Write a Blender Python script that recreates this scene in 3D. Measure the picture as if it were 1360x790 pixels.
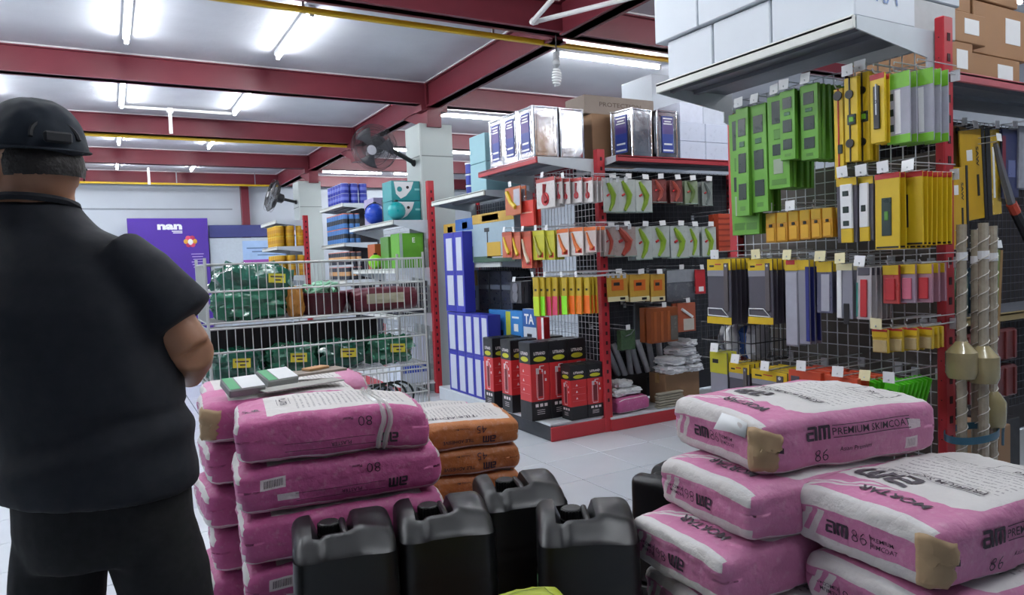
import bpy, bmesh, math, random
from mathutils import Vector, Matrix, Quaternion, noise
from math import sin, cos, pi, radians as rad, sqrt, atan2

random.seed(7)
for o in list(bpy.data.objects): bpy.data.objects.remove(o)
sc = bpy.context.scene
col = sc.collection

# ------------------------------------------------------------------ camera
FPX = 945.0
YAW, PITCH, ROLL, CAMH = rad(29.42), rad(-2.87), rad(-2.21), 1.36
_F = Vector((sin(YAW)*cos(PITCH), cos(YAW)*cos(PITCH), sin(PITCH)))
_R0 = Vector((cos(YAW), -sin(YAW), 0))
_U0 = _R0.cross(_F)
_R = _R0*cos(ROLL) + _U0*sin(ROLL)
_U = _U0*cos(ROLL) - _R0*sin(ROLL)
CAM = Vector((0, 0, CAMH))
cd = bpy.data.cameras.new('camera'); cam = bpy.data.objects.new('camera', cd); col.objects.link(cam)
cd.sensor_width = 36; cd.lens = FPX*36/1360; cd.clip_start = .05; cd.clip_end = 100
cam.matrix_world = Matrix(((_R.x, _U.x, -_F.x, 0), (_R.y, _U.y, -_F.y, 0), (_R.z, _U.z, -_F.z, CAMH), (0, 0, 0, 1)))
sc.camera = cam

# ------------------------------------------------------------------ world, exposure, lamps' strength
w = bpy.data.worlds.new('world'); sc.world = w; w.use_nodes = True
w.node_tree.nodes['Background'].inputs[0].default_value = (.6, .65, .7, 1)
w.node_tree.nodes['Background'].inputs[1].default_value = .05
sc.view_settings.view_transform = 'Standard'; sc.view_settings.look = 'None'
sc.view_settings.gamma = 1; sc.view_settings.use_curve_mapping = False
sc.view_settings.exposure = 0.0
TUBE_W = 118.0
TUBE_COL = (.93, .96, 1)

# ------------------------------------------------------------------ helpers
def P(x, y, ax, val):
    "real-world point on the plane axis=val behind a measured photo point"
    d = _F + _R*((x-680)/FPX) - _U*((y-395)/FPX)
    t = (val-CAM[ax])/d[ax]
    return CAM + d*t

def s2l(c):
    return tuple((v/12.92 if v <= .04045 else ((v+.055)/1.055)**2.4) for v in c)
def hexc(h):
    h = h.lstrip('#'); return s2l(tuple(int(h[i:i+2], 16)/255 for i in (0, 2, 4)))

class V:
    def __init__(s, nt, k): s.nt, s.k = nt, k
    def _op(s, op, *a, clamp=False):
        n = s.nt.nodes.new('ShaderNodeMath'); n.operation = op; n.use_clamp = clamp
        for i, q in enumerate((s,)+a):
            if isinstance(q, V): s.nt.links.new(q.k, n.inputs[i])
            else: n.inputs[i].default_value = q
        return V(s.nt, n.outputs[0])
    def __add__(s, o): return s._op('ADD', o)
    def __sub__(s, o): return s._op('SUBTRACT', o)
    def __mul__(s, o): return s._op('MULTIPLY', o)
    def __radd__(s, o): return s._op('ADD', o)
    def __rmul__(s, o): return s._op('MULTIPLY', o)
    def gt(s, o): return s._op('GREATER_THAN', o)
    def lt(s, o): return s._op('LESS_THAN', o)
    def fract(s): return s._op('FRACT')
    def mx(s, o): return s._op('MAXIMUM', o)
    def mn(s, o): return s._op('MINIMUM', o)
    def abs(s): return s._op('ABSOLUTE')
    def inv(s): return (s*-1)+1
def rng(v, a, b): return v.gt(a)*v.lt(b)

def newmat(name):
    m = bpy.data.materials.new(name); m.use_nodes = True
    nt = m.node_tree; b = nt.nodes['Principled BSDF']
    return m, nt, b
def mixc(nt, f, a, b):
    n = nt.nodes.new('ShaderNodeMix'); n.data_type = 'RGBA'
    for k, q in ((0, f), (6, a), (7, b)):
        if isinstance(q, V): nt.links.new(q.k, n.inputs[k])
        elif isinstance(q, (int, float)): n.inputs[k].default_value = q
        else: n.inputs[k].default_value = tuple(q)[:3]+(1,)
    return V(nt, n.outputs[2])
def noisev(nt, scale, detail=3, coord='Object', vec=None):
    t = nt.nodes.new('ShaderNodeTexNoise'); t.inputs['Scale'].default_value = scale; t.inputs['Detail'].default_value = detail
    if vec is None:
        c = nt.nodes.new('ShaderNodeTexCoord'); vec = c.outputs[coord]
    nt.links.new(vec, t.inputs['Vector'])
    return V(nt, t.outputs[0])
def bump(nt, b, h, strength=.3, dist=.01):
    n = nt.nodes.new('ShaderNodeBump'); n.inputs['Strength'].default_value = strength; n.inputs['Distance'].default_value = dist
    nt.links.new(h.k, n.inputs['Height']); nt.links.new(n.outputs[0], b.inputs['Normal'])

_mats = {}
def M(color, rough=.5, metal=0., var=.10, scale=25, bmp=0., alpha=1., emit=0., coat=0., trans=0.):
    key = (color, rough, metal, var, scale, bmp, alpha, emit, coat, trans)
    if key in _mats: return _mats[key]
    c = hexc(color) if isinstance(color, str) else color
    m, nt, b = newmat('mat_%s_%d' % (color if isinstance(color, str) else 'c', len(_mats)))
    nv = noisev(nt, scale)
    k = (nv*(2*var)) + (1-var)
    mul = nt.nodes.new('ShaderNodeVectorMath'); mul.operation = 'SCALE'; mul.inputs[0].default_value = c
    nt.links.new(k.k, mul.inputs['Scale']); nt.links.new(mul.outputs[0], b.inputs['Base Color'])
    rv = (nv*.2)+(rough-.1); nt.links.new(rv.k, b.inputs['Roughness'])
    b.inputs['Metallic'].default_value = metal
    b.inputs['Alpha'].default_value = alpha
    if coat: b.inputs['Coat Weight'].default_value = coat
    if trans: b.inputs['Transmission Weight'].default_value = trans; b.inputs['IOR'].default_value = 1.2
    if emit:
        b.inputs['Emission Color'].default_value = TUBE_COL+(1,); b.inputs['Emission Strength'].default_value = emit
    if bmp: bump(nt, b, nv, bmp, .01)
    _mats[key] = m
    return m

def tag(o, label=None, cat=None, group=None, kind=None):
    if label: o['label'] = label
    if cat: o['category'] = cat
    if group: o['group'] = group
    if kind: o['kind'] = kind
    return o
def thing(name, label, cat, loc=(0, 0, 0), rz=0, group=None, kind=None):
    o = bpy.data.objects.new(name, None); col.objects.link(o)
    o.empty_display_size = .05
    o.location = loc; o.rotation_euler = (0, 0, rz)
    return tag(o, label, cat, group, kind)
def link(name, me, parent=None, loc=None, rot=None):
    o = bpy.data.objects.new(name, me); col.objects.link(o)
    if parent is not None: o.parent = parent
    if loc is not None: o.location = loc
    if rot is not None: o.rotation_euler = rot
    return o
def copy_tree(o, parent=None):
    c = o.copy(); col.objects.link(c); c.parent = parent
    for ch in o.children: copy_tree(ch, c)
    return c

class MB:
    def __init__(s): s.v, s.f, s.m = [], [], []
    def add(s, vs, fs, mi=0, mat=None):
        n = len(s.v)
        s.v += [tuple(mat @ Vector(q)) if mat else tuple(q) for q in vs]
        s.f += [tuple(i+n for i in f) for f in fs]; s.m += [mi]*len(fs)
        return s
    def box(s, c, d, mi=0, mat=None):
        x, y, z = c; a, b, h = d[0]/2, d[1]/2, d[2]/2
        vs = [(x+i*a, y+j*b, z+k*h) for i in (-1, 1) for j in (-1, 1) for k in (-1, 1)]
        return s.add(vs, [(0, 1, 3, 2), (4, 6, 7, 5), (0, 4, 5, 1), (2, 3, 7, 6), (0, 2, 6, 4), (1, 5, 7, 3)], mi, mat)
    def bx(s, x0, x1, y0, y1, z0, z1, mi=0, mat=None):
        return s.box(((x0+x1)/2, (y0+y1)/2, (z0+z1)/2), (x1-x0, y1-y0, z1-z0), mi, mat)
    def cbox(s, c, d, b=.004, mi=0, mat=None):
        bm = bmesh.new(); bmesh.ops.create_cube(bm, size=1)
        for v in bm.verts: v.co = Vector((v.co.x*d[0]+c[0], v.co.y*d[1]+c[1], v.co.z*d[2]+c[2]))
        b = min(b, .45*min(abs(q) for q in d))
        bmesh.ops.bevel(bm, geom=bm.edges[:], offset=b, segments=1, profile=.5, affect='EDGES')
        bm.verts.index_update()
        vs = [v.co.copy() for v in bm.verts]; fs = [[v.index for v in f.verts] for f in bm.faces]; bm.free()
        return s.add(vs, fs, mi, mat)
    def cyl(s, p0, p1, r0, r1=None, n=10, mi=0, caps=True):
        r1 = r0 if r1 is None else r1
        p0, p1 = Vector(p0), Vector(p1); d = (p1-p0).normalized()
        a = d.orthogonal().normalized(); b = d.cross(a)
        vs = []
        for p, r in ((p0, r0), (p1, r1)):
            for i in range(n):
                t = 2*pi*i/n; vs.append(p+a*(r*cos(t))+b*(r*sin(t)))
        fs = [(i, (i+1) % n, n+(i+1) % n, n+i) for i in range(n)]
        if caps: fs += [tuple(range(n-1, -1, -1)), tuple(range(n, 2*n))]
        return s.add(vs, fs, mi)
    def tube(s, path, r, n=6, mi=0, closed=False, caps=True):
        pts = [Vector(p) for p in path]; k = len(pts)
        rr = r if isinstance(r, (list, tuple)) else [r]*k
        prev = None; vs = []
        for i, p in enumerate(pts):
            if closed: t = (pts[(i+1) % k]-pts[i-1]).normalized()
            else: t = (pts[min(i+1, k-1)]-pts[max(i-1, 0)]).normalized()
            if prev is None: a = t.orthogonal().normalized()
            else:
                a = prev - t*prev.dot(t); a = a.normalized() if a.length > 1e-6 else t.orthogonal().normalized()
            prev = a; b = t.cross(a)
            for j in range(n):
                u = 2*pi*j/n; vs.append(p+a*(rr[i]*cos(u))+b*(rr[i]*sin(u)))
        fs = []
        for i in range(k if closed else k-1):
            i2 = (i+1) % k
            for j in range(n): fs.append((i*n+j, i*n+(j+1) % n, i2*n+(j+1) % n, i2*n+j))
        if caps and not closed: fs += [tuple(range(n-1, -1, -1)), tuple(range((k-1)*n, k*n))]
        return s.add(vs, fs, mi)
    def lathe(s, prof, c=(0, 0, 0), n=20, mi=0, axis='z'):
        vs, fs = [], []
        for r, z in prof:
            for j in range(n):
                t = 2*pi*j/n
                q = (r*cos(t), r*sin(t), z) if axis == 'z' else ((r*cos(t), z, r*sin(t)) if axis == 'y' else (z, r*cos(t), r*sin(t)))
                vs.append((q[0]+c[0], q[1]+c[1], q[2]+c[2]))
        for i in range(len(prof)-1):
            for j in range(n): fs.append((i*n+j, i*n+(j+1) % n, (i+1)*n+(j+1) % n, (i+1)*n+j))
        fs += [tuple(range(n-1, -1, -1)), tuple(range((len(prof)-1)*n, len(prof)*n))]
        return s.add(vs, fs, mi)
    def prism(s, poly, ax, a, b, mi=0):
        "polygon in the plane normal to axis ax, extruded from a to b"
        n = len(poly); vs = []
        for t in (a, b):
            for p in poly:
                q = list(p); q.insert(ax, t); vs.append(tuple(q))
        fs = [(i, (i+1) % n, n+(i+1) % n, n+i) for i in range(n)] + [tuple(range(n-1, -1, -1)), tuple(range(n, 2*n))]
        return s.add(vs, fs, mi)
    def sphere(s, c, r, n=14, mi=0):
        r = r if isinstance(r, (tuple, list)) else (r, r, r)
        vs, fs = [], []; m = max(5, n//2)
        for i in range(m+1):
            ph = pi*i/m
            for j in range(n):
                t = 2*pi*j/n; k = max(sin(ph), .02)
                vs.append((c[0]+r[0]*k*cos(t), c[1]+r[1]*k*sin(t), c[2]+r[2]*cos(ph)))
        for i in range(m):
            for j in range(n): fs.append((i*n+j, (i+1)*n+j, (i+1)*n+(j+1) % n, i*n+(j+1) % n))
        fs += [tuple(range(n)), tuple(range(m*n+n-1, m*n-1, -1))]
        return s.add(vs, fs, mi)
    def mesh(s, name, mats, smooth=True, ang=.6):
        me = bpy.data.meshes.new(name); me.from_pydata(s.v, [], s.f); me.update()
        for m in (mats if isinstance(mats, (list, tuple)) else [mats]): me.materials.append(m)
        me.polygons.foreach_set('material_index', s.m)
        bm = bmesh.new(); bm.from_mesh(me); bmesh.ops.recalc_face_normals(bm, faces=bm.faces[:]); bm.to_mesh(me); bm.free()
        if smooth:
            me.polygons.foreach_set('use_smooth', [True]*len(me.polygons)); me.set_sharp_from_angle(angle=ang)
        return me
    def build(s, name, mats, parent=None, loc=None, rot=None, smooth=True, ang=.6):
        return link(name, s.mesh(name, mats, smooth, ang), parent, loc, rot)

_txt = {}
def text_geo(string, size=1.0, bold=0.0, shear=0.0):
    "flat lettering: triangles in the xy plane, centred, cap height = size"
    key = (string, bold, shear)
    if key not in _txt:
        cu = bpy.data.curves.new('t', 'FONT'); cu.body = string; cu.resolution_u = 2
        cu.offset = bold; cu.shear = shear
        o = bpy.data.objects.new('t', cu); col.objects.link(o)
        dg = bpy.context.evaluated_depsgraph_get(); ev = o.evaluated_get(dg); me = ev.to_mesh()
        vs = [tuple(v.co) for v in me.vertices]; fs = [tuple(p.vertices) for p in me.polygons]
        ev.to_mesh_clear(); bpy.data.objects.remove(o); bpy.data.curves.remove(cu)
        if vs:
            x0, x1 = min(v[0] for v in vs), max(v[0] for v in vs)
            vs = [(v[0]-(x0+x1)/2, v[1]-.35, 0) for v in vs]
        _txt[key] = (vs, fs)
    vs, fs = _txt[key]; k = size/.7
    return [(v[0]*k, v[1]*k, 0) for v in vs], fs
def put_text(mb, string, size, mat, bold=.0, mi=0, fit=None, shear=0.0):
    vs, fs = text_geo(string, size, bold, shear)
    if fit and vs:
        wd = max(v[0] for v in vs)-min(v[0] for v in vs)
        if wd > 0: vs = [(v[0]*fit/wd, v[1], 0) for v in vs]
    mb.add(vs, fs, mi, mat)
def frame(o, xdir, ydir):
    x = Vector(xdir).normalized(); y = Vector(ydir).normalized(); z = x.cross(y)
    return Matrix(((x.x, y.x, z.x, o[0]), (x.y, y.y, z.y, o[1]), (x.z, y.z, z.z, o[2]), (0, 0, 0, 1)))
def ordn(i): return ['first', 'second', 'third', 'fourth', 'fifth', 'sixth', 'seventh', 'eighth', 'ninth', 'tenth', 'eleventh', 'twelfth', 'thirteenth', 'fourteenth', 'fifteenth'][i]

# colours used often
RED = M('#b02a33', .38, var=.10, scale=8); WHITE = M('#dfe4e8', .4, var=.05); GREY = M('#8d9098', .45, var=.08)
DARK = M('#15161a', .5); STEEL = M('#b9bcc2', .3, .9, var=.05); WIRE = M('#c9ccd0', .3, .35, var=.04)
INK = M('#372a38', .6, var=.02); PAPER = M('#e9ebec', .55, var=.03); CREAM = M('#e6dfb2', .6, var=.04)
CARD = M('#8f6f52', .7, var=.12, scale=14); BLACKP = M('#131417', .42, var=.2, scale=40)

# ------------------------------------------------------------------ the room
ZC = 3.30
X0, X1, Y0, Y1 = -4.6, 8.6, -4.0, 15.05
def floor_mat(tile):
    m, nt, b = newmat('floor_tile' if tile else 'floor_base')
    nv = noisev(nt, 5, 4)
    if tile:
        info = nt.nodes.new('ShaderNodeObjectInfo'); r = V(nt, info.outputs['Random'])
        c = mixc(nt, (nv*.5)+(r*.5), hexc('#c9d0d8'), hexc('#dfe5eb'))
        b.inputs['Roughness'].default_value = .22
    else:
        br = nt.nodes.new('ShaderNodeTexBrick'); co = nt.nodes.new('ShaderNodeTexCoord')
        mp = nt.nodes.new('ShaderNodeMapping'); mp.inputs['Location'].default_value = (-.23, -.436, 0); nt.links.new(co.outputs['Object'], mp.inputs[0]); nt.links.new(mp.outputs[0], br.inputs['Vector'])
        br.offset = 0; br.inputs['Scale'].default_value = 1; br.inputs['Brick Width'].default_value = .45; br.inputs['Row Height'].default_value = .45
        br.inputs['Mortar Size'].default_value = .009
        br.inputs['Color1'].default_value = hexc('#d5dbe2')+(1,); br.inputs['Color2'].default_value = hexc('#ccd3db')+(1,); br.inputs['Mortar'].default_value = hexc('#6d7278')+(1,)
        c = V(nt, br.outputs['Color']); b.inputs['Roughness'].default_value = .25
    nt.links.new(c.k, b.inputs['Base Color'])
    return m
fl = MB().bx(X0, X1, Y0, Y1, -.1, -.004).build('floor', floor_mat(False)); tag(fl, kind='structure')
tm = MB().cbox((0, 0, -.008), (.4425, .4425, .016), .002).mesh('tile', floor_mat(True))
for i in range(-7, 4):
    for j in range(-6, 12):
        link('tile', tm, fl, (2.48+.45*i+.225, 3.586+.45*j+.225, 0))
def ceil_mat():
    m, nt, b = newmat('ceiling_paint')
    a = noisev(nt, 1.3, 4); s = noisev(nt, 22, 3)
    c = mixc(nt, (a*1.4)+-.2, hexc('#a9abb2'), hexc('#cfd2d8'))
    nt.links.new(c.k, b.inputs['Base Color']); b.inputs['Roughness'].default_value = .38
    bump(nt, b, (a*.7)+(s*.3), .25, .02)
    return m
tag(MB().bx(X0, X1, Y0, Y1, ZC, ZC+.12).build('ceiling', ceil_mat()), kind='structure')
wallm = M('#c3cad2', .6, var=.06, scale=3)
tag(MB().bx(X0, X1, Y1, Y1+.15, 0, ZC).build('wall_back', wallm), kind='structure')
tag(MB().bx(X0-.15, X0, Y0, Y1, 0, ZC).build('wall_left', wallm), kind='structure')
tag(MB().bx(X1, X1+.15, Y0, Y1, 0, ZC).build('wall_right', wallm), kind='structure')
tag(MB().bx(X0, X1, Y0-.15, Y0, 0, ZC).build('wall_front', wallm), kind='structure')
tag(MB().bx(X0, 2.2, Y1-.012, Y1, 2.60, 2.625).build('trim_1', M('#8d949c', .6)), kind='structure')

MAROON = M('#6f2833', .42, var=.16, scale=5)
SEAL = M('#c9c4c6', .6, var=.1)
def ibeam_R(y, x0, x1):
    o = MB().bx(x0, x1, y+.035, y+.115, ZC-.23, ZC).bx(x0, x1, y, y+.15, ZC-.23, ZC-.215).bx(x0, x1, y, y+.15, ZC-.02, ZC).build('ceiling_beam', MAROON)
    tag(o, kind='structure')
    link('sealant_strip', MB().bx(x0, x1, y-.012, y, ZC-.012, ZC).mesh('sealant_strip', SEAL), o)
def ibeam_D(x, y0, y1):
    o = MB().bx(x+.03, x+.13, y0, y1, ZC-.26, ZC).bx(x, x+.16, y0, y1, ZC-.26, ZC-.243).bx(x, x+.16, y0, y1, ZC-.02, ZC).build('ceiling_girder', MAROON)
    tag(o, kind='structure')
    link('sealant_strip', MB().bx(x-.012, x, y0, y1, ZC-.012, ZC).mesh('sealant_strip', SEAL), o)
BY = [-3.23, -.65, 1.93, 4.51, 7.09, 9.67, 12.25, 14.83]
for y in BY: ibeam_R(y, X0, X1)
for i in range(len(BY)-1): ibeam_D(3.04, BY[i]+.15, BY[i+1])
ibeam_D(3.04, Y0, BY[0])
for y in BY[4:7]:                         # joint plates over the columns
    o = MB().bx(3.03, 3.045, y-.012, y, ZC-.25, ZC).bx(3.19, 3.205, y-.012, y, ZC-.25, ZC).bx(2.98, 3.28, y-.01, y+.17, ZC-.30, ZC-.23).build('joint_plate', MAROON)
    tag(o, kind='structure')
    # haunch under the girder, sloping to the column head
    o = MB().prism([(y+.1, ZC-.25), (y+.75, ZC-.25), (y+.1, ZC-.46)], 0, 3.06, 3.18).bx(3.04, 3.2, y-.02, y+.16, ZC-.47, ZC-.28).build('column_haunch', MAROON)
    tag(o, kind='structure')
colm = M('#b9c2bf', .5, var=.06, scale=4)
def column(x0, x1, y0, y1, ztop, zj):
    o = MB().cbox(((x0+x1)/2, (y0+y1)/2, ztop/2), (x1-x0, y1-y0, ztop), .006).build('column', colm); tag(o, kind='structure')
    link('joint_line', MB().bx(x0-.002, x1+.002, y0-.002, y1+.002, zj, zj+.012).mesh('joint_line', M('#7f8785', .6)), o)
    link('cladding_edge', MB().bx(x0-.004, x0+.012, y0-.004, y0+.012, .3, ztop-.01).mesh('cladding_edge', M('#c6cecb', .5)), o)
column(2.955, 3.335, 7.1, 7.52, 2.87, 2.52)
column(2.86, 3.24, 12.26, 12.66, 2.86, 2.42)
tag(MB().bx(2.36, 2.50, Y1-.16, Y1, 0, ZC-.2).build('wall_column', MAROON), kind='structure')

# ------------------------------------------------------------------ ceiling fittings
TUBEM = M('#ffffff', .3, var=0, emit=TUBE_W)
BATTEN = M('#eef0f2', .4)
def lamp_mesh():
    b = MB().cbox((0, 0, -.02), (.055, 1.24, .04), .006)
    t = MB().cyl((0, -.59, -.062), (0, .59, -.062), .014, n=8)
    e = MB().box((0, 0, -.052), (.03, .03, .05))
    return b.mesh('batten', BATTEN), t.mesh('tube', TUBEM), e.mesh('end_cap', BATTEN)
LB, LT, LE = lamp_mesh()
def lamp(x, y, rz, label):
    r = thing('tube_light', label, 'lamp', (x, y, ZC), rz, 'fluorescent tubes on the ceiling')
    link('batten', LB, r); link('glass_tube', LT, r); link('end_cap', LE, r, (0, -.605, 0)); link('end_cap', LE, r, (0, .605, 0))
bays = [(.64, 'behind the camera'), (3.22, 'over the front bags'), (5.95, 'in the nearest ceiling bay'), (8.45, 'in the second ceiling bay'), (11.0, 'in the third ceiling bay'), (13.6, 'in the farthest ceiling bay')]
for y, d in bays:
    for x, e in ((-2.2, 'far left outside the view'), (-1.0, 'left of the capped man'), (.23, 'above the capped man'), (1.41, 'left of the girder')):
        if y < 1 and x < 1: continue
        lamp(x, y, 0, 'lit white fluorescent tube '+d+', '+e)
for y, d in ((.4, 'behind the camera'), (2.95, 'above the big right shelf'), (5.52, 'behind the hanging spiral bulb'), (8.3, 'behind the tin cans'), (11.0, 'in the third bay'), (13.85, 'near the back wall')):
    for x, e in ((4.3, 'first right of the girder'), (5.75, 'second right of the girder')):
        lamp(x, y, pi/2, 'lit crosswise fluorescent tube '+d+', '+e)
lamp(2.4, .95, 0, 'added fluorescent tube to brighten the right bag stacks, outside the view')  # extra unseen tube, added to lighten the foreground bags
YEL = M('#c9a51c', .45, var=.08)
for y, z, nm in ((4.745, 3.05, 'nearest the camera'), (9.80, 3.05, 'beyond the second beam'), (14.70, 3.05, 'along the back wall')):
    x1 = 4.9 if y < 5 else (3.05 if y > 12 else 3.3)
    r = thing('yellow_pipe', 'yellow square pipe under the ceiling, '+nm, 'pipe', (0, y, z))
    MB().cbox(((X0+x1)/2, 0, 0), (x1-X0, .036, .036), .004).build('pipe', YEL, r)
    g = MB()
    for xx in (-2.5, -.5, 1.2, 2.6):
        g.bx(xx-.008, xx+.008, -.006, .006, .015, ZC-z)
    tag(g.build('hangers', GREY, r), kind='stuff')
r = thing('ceiling_conduit', 'white conduit joining two tube lights, with a drop pipe', 'conduit')
PVC = M('#e3e2e0', .4)
MB().tube([(.2, 9.12, 3.26), (1.42, 9.12, 3.26)], .016, 8).build('conduit_run', PVC, r)
MB().tube([(.72, 9.12, 3.26), (.72, 9.14, 2.99)], .02, 8).build('drop_pipe', PVC, r)
MB().cbox((.72, 9.12, 3.25), (.07, .06, .06), .01).build('junction_box', PVC, r)
r = thing('far_conduit', 'thin white drop pipe under the fourth ceiling beam', 'conduit')
MB().tube([(.72, 14.3, 3.29), (.72, 14.3, 2.99)], .022, 8).build('drop_pipe', PVC, r)
r = thing('bent_pipe', 'white plastic pipe bent in a vee below the red girder', 'pipe')
pA, pB, pC = P(706, 30, 2, 3.0), P(740, -8, 2, 3.0), P(850, -6, 2, 3.03)
MB().tube([pB, pA+(pB-pA)*.08], .017, 8).tube([pA+(pC-pA)*.04, pC], .017, 8).build('pipe_run', PVC, r)
MB().tube([pA+(pB-pA)*.1, pA+(pB-pA)*.02, pA+(pC-pA)*.01, pA+(pC-pA)*.06], .021, 8).build('elbow', PVC, r)
# spiral bulb hanging from the beam
c = P(739, 90, 1, 4.585)
r = thing('spiral_bulb', 'unlit spiral energy saving bulb hanging from the red girder', 'bulb', c)
MB().tube([(0, 0, .12), (.005, .0, ZC-.23-c.z)], .005, 5).build('cord', DARK, r)
MB().lathe([(.014, .12), (.022, .115), (.022, .06), (.03, .05), (.03, .02), (.012, .0)], n=12).build('socket', M('#a9adb0', .4), r)
sp = [( .032*cos(t*.5)*sqrt(max(.15, 1-((t-40)/46)**2)), .032*sin(t*.5)*sqrt(max(.15, 1-((t-40)/46)**2)), -.005-.0016*t) for t in range(0, 81)]
MB().tube(sp, .0075, 6).build('spiral_tube', M('#f0f2f2', .25), r)
# ------------------------------------------------------------------ gondola shelving
# local frame of a bay: x along the panel (0..L, left to right as seen), faces -y
UNDER = M('#6f737c', .45, var=.08); LIPW = M('#d9dcd6', .4, var=.06); PANEL = M('#3a3d45', .6); BRK = M('#c4cdd3', .4, var=.04)
def post(root, x, H, y=.0, wd=.055, dp=.05):
    p = MB().cbox((x, y, H/2), (wd, dp, H), .004).build('post', RED, root)
    s = MB()
    k = 0; z = .25
    while z < H-.06:
        s.box((x-wd/2-.0005, y, z), (.003, .018, .028)); s.box((x+wd/2+.0005, y, z), (.003, .018, .028)); s.box((x, y-dp/2-.0004, z), (.004, .002, .004))
        z += .075
    tag(s.build('slots', M('#3a0c12', .7), p), kind='stuff')
    return p
def bracket_mesh(dep, h0=.045, h1=.13):
    return MB().prism([(0, 0), (-dep, 0), (-dep, -h0), (-.06, -h1+.02), (-.06, -h1-.03), (0, -h1-.05)], 0, -.003, .003).mesh('bracket', BRK)
def shelf(root, z, L, dep, lip=None, h1=.10, tagrail=False):
    s = MB().cbox((L/2, -dep/2-.02, z-.006), (L-.012, dep-.04, .012), .002).build('shelf', UNDER, root)
    MB().cbox((L/2, -dep+.008, z-.018), (L-.008, .016, .046), .003).build('shelf_lip', lip or LIPW, s)
    ribs = MB().bx(.02, L-.02, -dep*.55, -dep*.55+.03, z-.03, z-.012).bx(.02, L-.02, -dep*.85, -dep*.85+.02, z-.035, z-.012)
    ribs.build('shelf_rib', UNDER, s)
    bm_ = bracket_mesh(dep-.02, h1=h1)
    for x in (.006, L-.006): link('bracket', bm_, s, (x, 0, z+.004))
    return s
def wiremesh(root, L, z0, z1, y=-.0, step=.05, name='wire_mesh', mat=None):
    m = MB(); x = .03
    while x < L-.02: m.box((x, y, (z0+z1)/2), (.0035, .0035, z1-z0)); x += step
    z = z0
    while z < z1+.01: m.box((L/2, y-.003, z), (L-.05, .0035, .0035)); z += step
    return tag(m.build(name, mat or WIRE, root), kind='stuff')
def base(root, L, dep, h=.12, front=None, right=None, x0=0):
    b = MB().cbox((L/2+x0/2, -dep/2, h-.008), (L-x0, dep, .016), .002).build('base_deck', M('#cfd4d8', .4), root)
    MB().cbox((L/2+x0/2, -dep+.01, (h-.016)/2), (L-x0, .02, h-.018), .003).build('kick_plate', front or RED, b)
    return b
_hk = {}
def hook(root, x, z, ln, tagm=PAPER, tw=.05, th=.04):
    key = round(ln, 2)
    if key not in _hk:
        _hk[key] = MB().tube([(0, 0, 0), (0, -ln, -.002), (0, -ln-.012, .012)], .0028, 5).box((0, -.004, -.006), (.03, .008, .04)).tube([(0, 0, .03), (0, -ln-.004, .03), (0, -ln-.004, .022)], .0022, 5).mesh('hook', WIRE)
        _hk['t'] = MB().box((0, 0, 0), (1, .002, 1)).mesh('price_tag', PAPER, False)
        _hk['c'] = MB().box((0, 0, 0), (1, .002, 1)).mesh('price_tag', CREAM, False)
    h = link('hook', _hk[key], root, (x, 0, z))
    if tagm is not None:
        t = link('price_tag', _hk['c'] if tagm is CREAM else _hk['t'], h, (0, -ln-.008, .018), (random.uniform(-.25, .1), random.uniform(-.08, .08), random.uniform(-.1, .1)))
        t.scale = (tw, 1, th)
    return h
mX = -pi/2
# E: the tall unit on the right, facing the aisle (-X)
EXP, EYF, EL = 2.735, 2.56, 1.03
uE = thing('gondola_shelf', 'red post gondola with wire mesh panel hung with spirit levels and blades', 'shelving', (EXP, EYF, 0), mX)
post(uE, EL, 2.2, .005, .035, .062); post(uE, 0, 2.05, .02)
shelf(uE, 2.15, EL-.02, .49, LIPW, .12)
wiremesh(uE, EL, .2, 2.1, -.01)
MB().bx(0, EL, .035, .045, .15, 1.72).build('back_panel', M('#5e5852', .7, var=.15, scale=3), uE)
base(uE, EL, .45)
# A: far gondola running away, facing -X, near bay and far bay
AXP = 3.345
uA = thing('gondola_shelf', 'red post gondola holding fire extinguisher boxes and hanging tools', 'shelving', (AXP, 5.45, 0), mX)
AL = .97
post(uA, AL, 2.2, .0, .05, .075); post(uA, 0, 2.1, .02)
shelf(uA, 2.125, AL-.02, .56, M('#a8323a', .4), .12)
wiremesh(uA, AL, .5, 2.1, -.01)
base(uA, AL, .53, .13, M('#20232a', .5))
uA2 = thing('gondola_shelf', 'gondola bay with blue picture boxes beyond the extinguisher boxes', 'shelving', (AXP, 6.62, 0), mX)
A2L = 1.15
post(uA2, 0, 2.0, .02)
shelf(uA2, 1.985, A2L, .5, LIPW, .12); shelf(uA2, 1.36, A2L, .36, LIPW, .08)
wiremesh(uA2, A2L, .5, 1.95, -.01)
MB().bx(0, A2L, .03, .04, .1, 2.0).build('back_panel', M('#6a7078', .6), uA2)
base(uA2, A2L, .5, .13, M('#c3c9cf', .4))
# B: bay facing the camera, right of A's end post
BYP = 4.86
uB = thing('gondola_shelf', 'dark gondola bay hung with blister packed pliers, facing the front bags', 'shelving', (3.40, BYP, 0), 0)
BL = 1.75
shelf(uB, 2.135, BL, .53, M('#9c2a33', .4), .12)
wiremesh(uB, BL, .3, 2.1, -.01, mat=M('#4a4d54', .4, .3))
MB().bx(0, BL, .03, .05, .12, 2.1).build('back_panel', M('#2e3138', .7), uB)
base(uB, BL, .42, .11, RED, x0=-.045)
post(uB, BL, 2.1, .0)
MB().cbox((.983, -.255, .055), (.016, .56, .108), .003).build('end_plate', RED, uA)
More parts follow.
